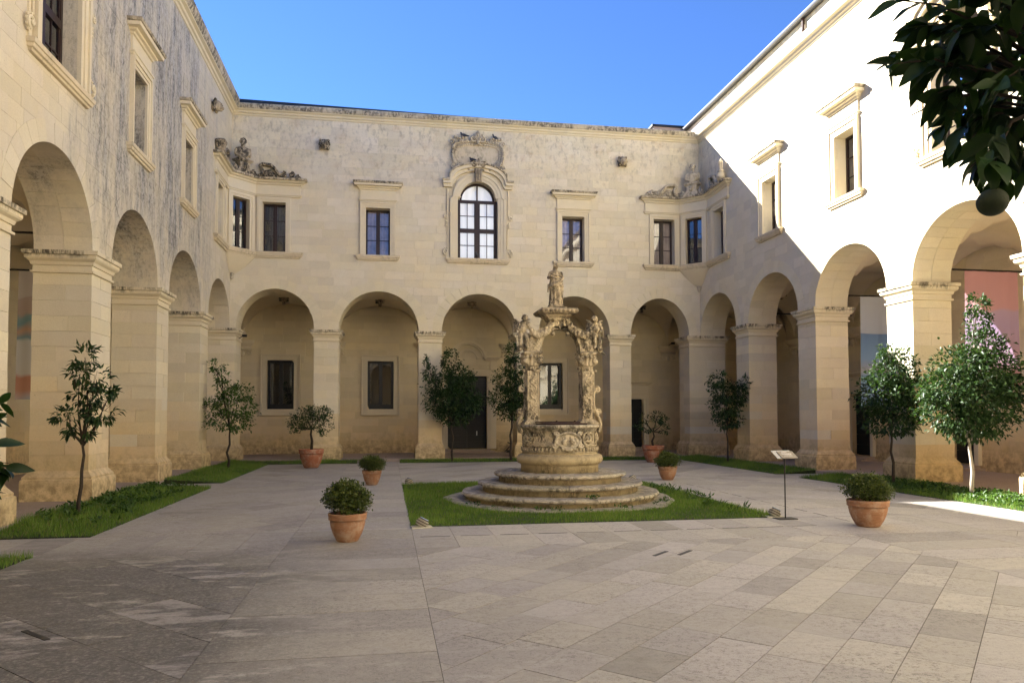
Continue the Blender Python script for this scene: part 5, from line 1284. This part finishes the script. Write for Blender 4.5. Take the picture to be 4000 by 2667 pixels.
for g in (-1,1):
    px=WX+g*.525; dp_=.145
    m=MB(); m.box(px-.115,px+.115,WYc-dp_,WYc+dp_,1.49,2.42); m.mould(px-.115,px+.115,WYc-dp_,WYc+dp_,[(.06,1.43),(.06,1.455),(.05,1.475),(.02,1.50),(.0,1.53)],wfr)
    pl=m.build('pillar',M['carve'],well)
    r=MB(); R=random.Random(80+g)
    for i in range(34):    # scrolling vine on the front and outer faces
        z=1.56+i*.024; x=px+.05*sin(i*.62); r.ball((x,WYc-dp_-.004,z),(.022,.016,.018),5,4)
        if i%3==0: a=R.uniform(-1,1); r.ball((px-.055*sin(i*.62),WYc-dp_-.004,z),(.028,.018,.02),6,4)
        r.ball((px+g*.118,WYc+.08*sin(i*.7),z),(.014,.022,.018),5,4)
    for s_ in (-1,1): r.box(px+s_*.10-.010,px+s_*.10+.010,WYc-dp_-.012,WYc-dp_,1.53,2.40)
    fuse('vine_relief',r,.007,M['carve'],pl,0)
    # outer consoles: small scroll high, long scroll below
    def fo(s,n,z): return (px+g*(.115+s),WYc+n,z)
    v=MB()
    for yy in (-.05,.05):
        volute(v,lambda s,n,z,yy=yy:(px+g*(.115+s),WYc+yy+n*.2,z),(.075,2.08),.055,1.5,pi/2,-1,.03,.02)
        v.tube([(px+g*.13,WYc+yy,2.05),(px+g*.125,WYc+yy,1.85),(px+g*.14,WYc+yy,1.72),(px+g*.19,WYc+yy,1.62)],[.03,.022,.026,.03],7)
        volute(v,lambda s,n,z,yy=yy:(px+g*(.115+s),WYc+yy+n*.2,z),(.10,1.68),.05,1.5,-pi/2,1,.026,.02)
        for i in range(9): u=i/8; v.ball((px+g*(.115+.07+.07*sin(u*2.6)),WYc+yy,1.62-.32*u),(.035,.045,.03),7,5)
    fuse('console',v,.009,M['carve'],pl,1)
    # capital: acanthus, cherub faces and fruit
    c=MB(); c.lathe([(.10,2.38),(.12,2.44),(.13,2.55),(.16,2.66),(.19,2.74)],(px,WYc),12); c.mould(px-.13,px+.13,WYc-.14,WYc+.14,[(.0,2.72),(.04,2.735),(.05,2.77),(.0,2.79)],wfr)
    for i in range(14):
        a=2*pi*i/14; c.tube([(px+.12*cos(a),WYc+.13*sin(a),2.52),(px+.15*cos(a),WYc+.15*sin(a),2.64),(px+.20*cos(a),WYc+.20*sin(a),2.70),(px+.205*cos(a),WYc+.205*sin(a),2.67)],[.03,.026,.028,.014],6)
    for i in range(4):
        a=pi/4+i*pi/2; c.ball((px+.19*cos(a),WYc+.19*sin(a),2.60),(.055,.055,.06),8,6); c.ball((px+.235*cos(a),WYc+.235*sin(a),2.59),.02,6,4)
        for k_ in range(5): c.ball((px+.17*cos(a)+R.uniform(-.05,.05),WYc+.17*sin(a)+R.uniform(-.05,.05),2.655+R.uniform(-.01,.02)),.024,6,4)
    for i in range(26): a=R.uniform(0,2*pi); rr=R.uniform(.13,.19); zz=R.uniform(2.36,2.48); rr-= (2.48-zz)*.4; c.ball((px+rr*cos(a),WYc+rr*sin(a),zz),R.uniform(.024,.036),7,5)
    fuse('capital',c,.009,M['carve'],pl,0)
# arch above
A=MB(); k=20
inn=[];out=[]
for i in range(k+1):
    a=pi*i/k; inn.append((WX-.37*cos(a),2.79+.42*sin(a)))
    u=abs(cos(a)); out.append((WX-(.62*u**1.0 if u>.5 else .62*u)*(1 if cos(a)>0 else -1)*1.0, 0))
def arm(g):
    I=[(WX+g*.37,2.78),(WX+g*.365,2.90),(WX+g*.31,3.03),(WX+g*.22,3.13),(WX+g*.12,3.19),(WX,3.21)]
    O=[(WX+g*.64,2.78),(WX+g*.63,2.95),(WX+g*.55,3.10),(WX+g*.40,3.20),(WX+g*.24,3.27),(WX+g*.17-.06*0,3.42)]
    for i in range(5): A.prism([I[i],I[i+1],O[i+1],O[i]],-.13,.13,lambda s,n,z:(s,WYc-n,z))
    A.prism([(WX,3.2),(WX+g*.24,3.26),(WX+g*.15,3.34),(WX+g*.17,3.44),(WX,3.44)],-.13,.13,lambda s,n,z:(s,WYc-n,z))
for g in (-1,1): arm(g)
ar=A.build('crowning_arch',M['carve'],well)
c=MB(); fx=WX-.06
c.mould(fx-.14,fx+.14,WYc-.14,WYc+.14,[(.0,3.36),(.03,3.37),(.05,3.42),(.08,3.43),(.11,3.46)],wfr); c.build('pedestal',M['carve'],ar)
c=MB(); c.mould(fx-.14,fx+.14,WYc-.14,WYc+.14,[(.11,3.461),(.19,3.48),(.22,3.53),(.20,3.57),(.05,3.585)],wfr)
for i in range(9):
    for yy in (-1,1): c.ball((fx-.32+.08*i,WYc+yy*.35,3.525),(.035,.03,.03),6,4)
for i in range(8):
    for xx in (-1,1): c.ball((fx+xx*.35,WYc-.28+.08*i,3.525),(.03,.035,.03),6,4)
c.mould(fx-.12,fx+.12,WYc-.12,WYc+.12,[(.05,3.58),(.06,3.62),(.0,3.63),(-.01,3.67)],wfr)
fuse('pedestal_cornice',c,.010,M['carve_dark'],ar,0)
gl=MB(); R=random.Random(90)
for g in (-1,1):       # fruit garlands and ribbon swags
    pts=[(WX+g*.12,3.38),(WX+g*.20,3.24),(WX+g*.30,3.15),(WX+g*.42,3.10),(WX+g*.53,3.12),(WX+g*.60,3.22)]
    for i in range(len(pts)-1):
        for j in range(6):
            u=j/6; x=pts[i][0]*(1-u)+pts[i+1][0]*u; z=pts[i][1]*(1-u)+pts[i+1][1]*u; f=sin((i+u)/5*pi); rr=.024+.016*f
            for q in range(2+int(2*f)): gl.ball((x+R.uniform(-.04,.04),WYc-.17+R.uniform(-.03,.02),z-.02*f+R.uniform(-.045,.045)*f),rr*R.uniform(.8,1.2),7,5)
    volute(gl,lambda s,n,z:(s,WYc-.14-n*.3,z),(WX+g*.10,3.30),.055,1.5,pi/2,g,.022,.02); gl.ball((WX+g*.14,WYc-.1,3.12),(.045,.06,.045),8,6)
    for i in range(10): gl.ball((WX+g*(.48+.03*sin(i*1.5)),WYc-.14,2.82+.02*i),(.022,.016,.018),5,4)
fuse('garland',gl,.009,M['carve'],ar,0)
# cherubs (sub-parts of the arch): seated winged children
def cherub(g):
    bx=WX+g*.70; m=MB(); y=WYc-.04
    head(m,(bx-g*.03,y-.05,3.40),.062,g*.5); limb(m,[(bx,y,3.15),(bx-g*.005,y,3.30)],[.075,.065],10); m.ball((bx,y-.03,3.20),(.075,.07,.08),10,8)
    limb(m,[(bx-g*.06,y-.02,3.30),(bx-g*.13,y-.06,3.22),(bx-g*.19,y-.1,3.18)],[.032,.026,.018],8); limb(m,[(bx+g*.06,y-.02,3.30),(bx+g*.11,y-.06,3.20),(bx+g*.06,y-.11,3.16)],[.032,.026,.018],8)
    limb(m,[(bx-g*.03,y-.03,3.12),(bx-g*.06,y-.11,3.02),(bx-g*.04,y-.10,2.88),(bx-g*.07,y-.14,2.86)],[.048,.04,.027,.02],8); limb(m,[(bx+g*.04,y-.02,3.12),(bx+g*.06,y-.08,2.98),(bx+g*.05,y-.06,2.84),(bx+g*.07,y-.10,2.82)],[.048,.04,.027,.02],8)
    for s_ in (-1,1):
        for i in range(6): m.tube([(bx+s_*.03,y+.06,3.28),(bx+s_*(.10+.012*i),y+.09,3.38-.035*i),(bx+s_*(.17+.0*i),y+.09,3.40-.07*i)],[.02,.022,.008],6)
    for i in range(6): m.tube([(bx-g*.08,y,3.0-.01*i),(bx+g*.03,y-.05,2.84),(bx+g*(.10+.015*i),y-.02,2.80-.012*i)],[.02,.035,.02],6)
    volute(m,lambda s,n,z:(s,y-.03-n*.2,z),(bx+g*.08,2.84),.05,1.4,-pi/2,-g,.03,.02)
    m.box(min(bx-g*.02,bx-g*.22),max(bx-g*.02,bx-g*.22),y-.04,y+.1,2.80,3.12)
    fuse('cherub',m,.008,M['carve'],well,0)
cherub(-1); cherub(1)
# statue on top
def statue():
    t=thing('statue','small stone statue of a robed woman on top of the well arch','statue',(fx,WYc,3.655)); m=MB()
    k=40; V=[]; prof=[(0,.125,.10),(.05,.13,.105),(.20,.125,.10),(.34,.12,.095),(.36,.142,.115),(.40,.135,.11),(.47,.11,.09),(.53,.085,.075),(.57,.095,.08),(.62,.11,.075),(.655,.075,.06),(.67,.035,.035)]
    rows=[]
    for z,rx,ry in prof:
        for j in range(k):
            a=2*pi*j/k; f=1+(.09*sin(a*9+z*3) if z<.355 else .05*sin(a*7+z*22)) if z<.56 else 1
            V.append((rx*f*cos(a)+.012*sin(z*7),ry*f*sin(a),z))
    n=len(prof); F=[(i*k+j,i*k+(j+1)%k,(i+1)*k+(j+1)%k,(i+1)*k+j) for i in range(n-1) for j in range(k)]+[tuple(range(k))[::-1],tuple((n-1)*k+j for j in range(k))]
    m.add(V,F); m.tube([(0,0,.64),(.005,-.005,.70)],[.034,.03],10); head(m,(.01,-.012,.745),.052,.45,False,True); m.ball((0.0,.045,.74),(.035,.04,.04),8,6)
    m.tube([(-.02,.05,.72),(-.045,.05,.62)],[.025,.012],6)
    limb(m,[(-.10,0,.615),(-.14,-.02,.52),(-.115,-.10,.53)],[.036,.033,.024],9); m.ball((-.115,-.125,.535),.028,8,6)
    limb(m,[(.10,0,.615),(.135,.0,.52),(.09,-.07,.49)],[.036,.032,.022],9)
    for i in range(4): m.tube([(-.10,-.04,.60-.05*i),(0,-.095,.55-.06*i),(.10,-.05,.56-.055*i)],[.012,.014,.012],6)
    m.tube([(-.13,-.02,.34),(-.05,-.10,.38),(.06,-.10,.44),(.12,-.03,.46)],[.026,.028,.024,.02],7); m.tube([(-.13,0,.40),(-.15,.0,.25)],[.03,.012],6); m.tube([(.12,0,.42),(.14,0,.26)],[.03,.012],6)
    m.box(-.13,.13,-.11,.11,-.01,.02)
    fuse('figure',m,.007,M['carve_dark'],t,1)
statue()

# ------------------------------------------------------------ small things
# information sign
sg=thing('information_sign','small tilted information panel on a thin black post by the lawn corner','sign',(5.875,10.30,ZG))
m=MB(); m.box(-.15,.15,-.10,.10,0,.012); m.build('foot',M['iron'],sg); MB().tube([(0,0,.01),(0,0,.92)],.010,8).build('post',M['iron'],sg)
def ft(x,y,z): # tilted plate frame
    a=radians(28); return (x, y*cos(a)-z*sin(a), .955+y*sin(a)+z*cos(a))
MB().box(-.17,.13,-.115,.115,0,.006,ft).build('plate',M['plaque'],sg)
MB().box(-.10,.155,-.125,.075,.009,.016,ft).build('panel',M['plaque_dark'],sg)
tx=MB()
for y,x0,x1,h in ((.045,-.03,.05,.012),(.005,-.06,.11,.010),(-.018,-.05,.10,.010),(-.05,-.04,.09,.005),(-.066,-.04,.09,.005)):
    x=x0; R=random.Random(int(y*1000)+99)
    while x<x1: w_=R.uniform(.010,.024); tx.box(x,min(x+w_,x1),y-h/2,y+h/2,.0165,.0175,ft); x+=w_+.004
tx.build('print',M['print'],sg)
def ground_light(loc,label,yaw):
    t=thing('ground_spotlight',label,'spotlight',loc,yaw,'striped ground spotlights at the lawn corners'); MB().box(-.13,.15,-.09,.09,0,.018).build('base_plate',M['lampshell'],t)
    T_=Matrix.Translation((0,0,.02))@Matrix.Rotation(radians(28),4,'Y')
    for i in range(6):
        m=MB(); r=.085-.004*i+.02*sin(i/5*pi); m.lathe([(r*.9,.018*i+.002),(r,.018*i+.005),(r,.018*i+.013),(r*.9,.018*i+.016)],k=20); m.V=[tuple(T_@Vector(v)) for v in m.V]
        m.build('ring',M['lampshell'] if i%2==0 else M['plaque_dark'],t)
    m=MB(); m.lathe([(.06,.10),(.07,.112),(.0601,.118),(.01,.12)],k=20); m.V=[tuple(T_@Vector(v)) for v in m.V]; m.build('lens',M['lens'],t)
ground_light((.46,10.40,ZG),'striped cream spotlight at the near left corner of the well lawn',.1)
ground_light((5.80,10.52,ZG),'striped cream spotlight behind the foot of the sign',.0)
ground_light((.46,16.95,ZG),'pale spotlight at the far left corner of the well lawn',.6)
ground_light((5.75,16.9,ZG),'spotlight with blueish lens at the far right corner of the well lawn',2.6)
# security cameras / lamps on the capitals
def wall_lamp(loc,label):
    t=thing('security_camera',label,'camera',loc); MB().box(-.05,.10,-.04,.04,-.04,.04).build('housing',M['iron'],t); MB().tube([(-.05,0,-.02),(-.16,0,-.10)],.012,6).build('bracket',M['iron'],t)
wall_lamp((-4.72,Wy+.1,4.26),'black camera on the capital of the far left corner pier')
wall_lamp((11.72,29.3,4.60),'small black box on the corbel right of the small door')
# folded dark stand and low stone beside the big door
st_=thing('folded_stand','dark folded metal stand on the floor right of the black door','stand',(4.95,29.0,ZF)); m=MB()
m.tube([(-.35,0,.05),(0,0,.42),(.30,0,.05)],.03,6); m.tube([(-.25,.1,.40),(.35,0,.18)],.025,6); m.box(-.3,.3,-.05,.1,0,.10); m.box(.06,.22,-.05,.08,.38,.50); m.build('frame',M['iron'],st_)
bo=MB(); bo.mould(-.13,.13,-.10,.10,[(0,0),(0,.45),(-.03,.56),(-.08,.62)],wfr); o=bo.build('stone_bollard',M['pier']); o.location=(5.25,28.2,ZF); tag(o,'low round topped stone between the black door and the well','bollard')
st2=thing('camera_stand','dark lamp on a thin stand behind the well, left of the fourth pier','lamp stand',(7.35,27.2,ZF)); MB().tube([(0,0,0),(0,0,1.05)],.015,6).build('post',M['iron'],st2); MB().box(-.04,.18,-.05,.05,.95,1.1).build('head',M['iron'],st2); MB().box(-.12,.12,-.1,.1,0,.03).build('foot',M['iron'],st2)
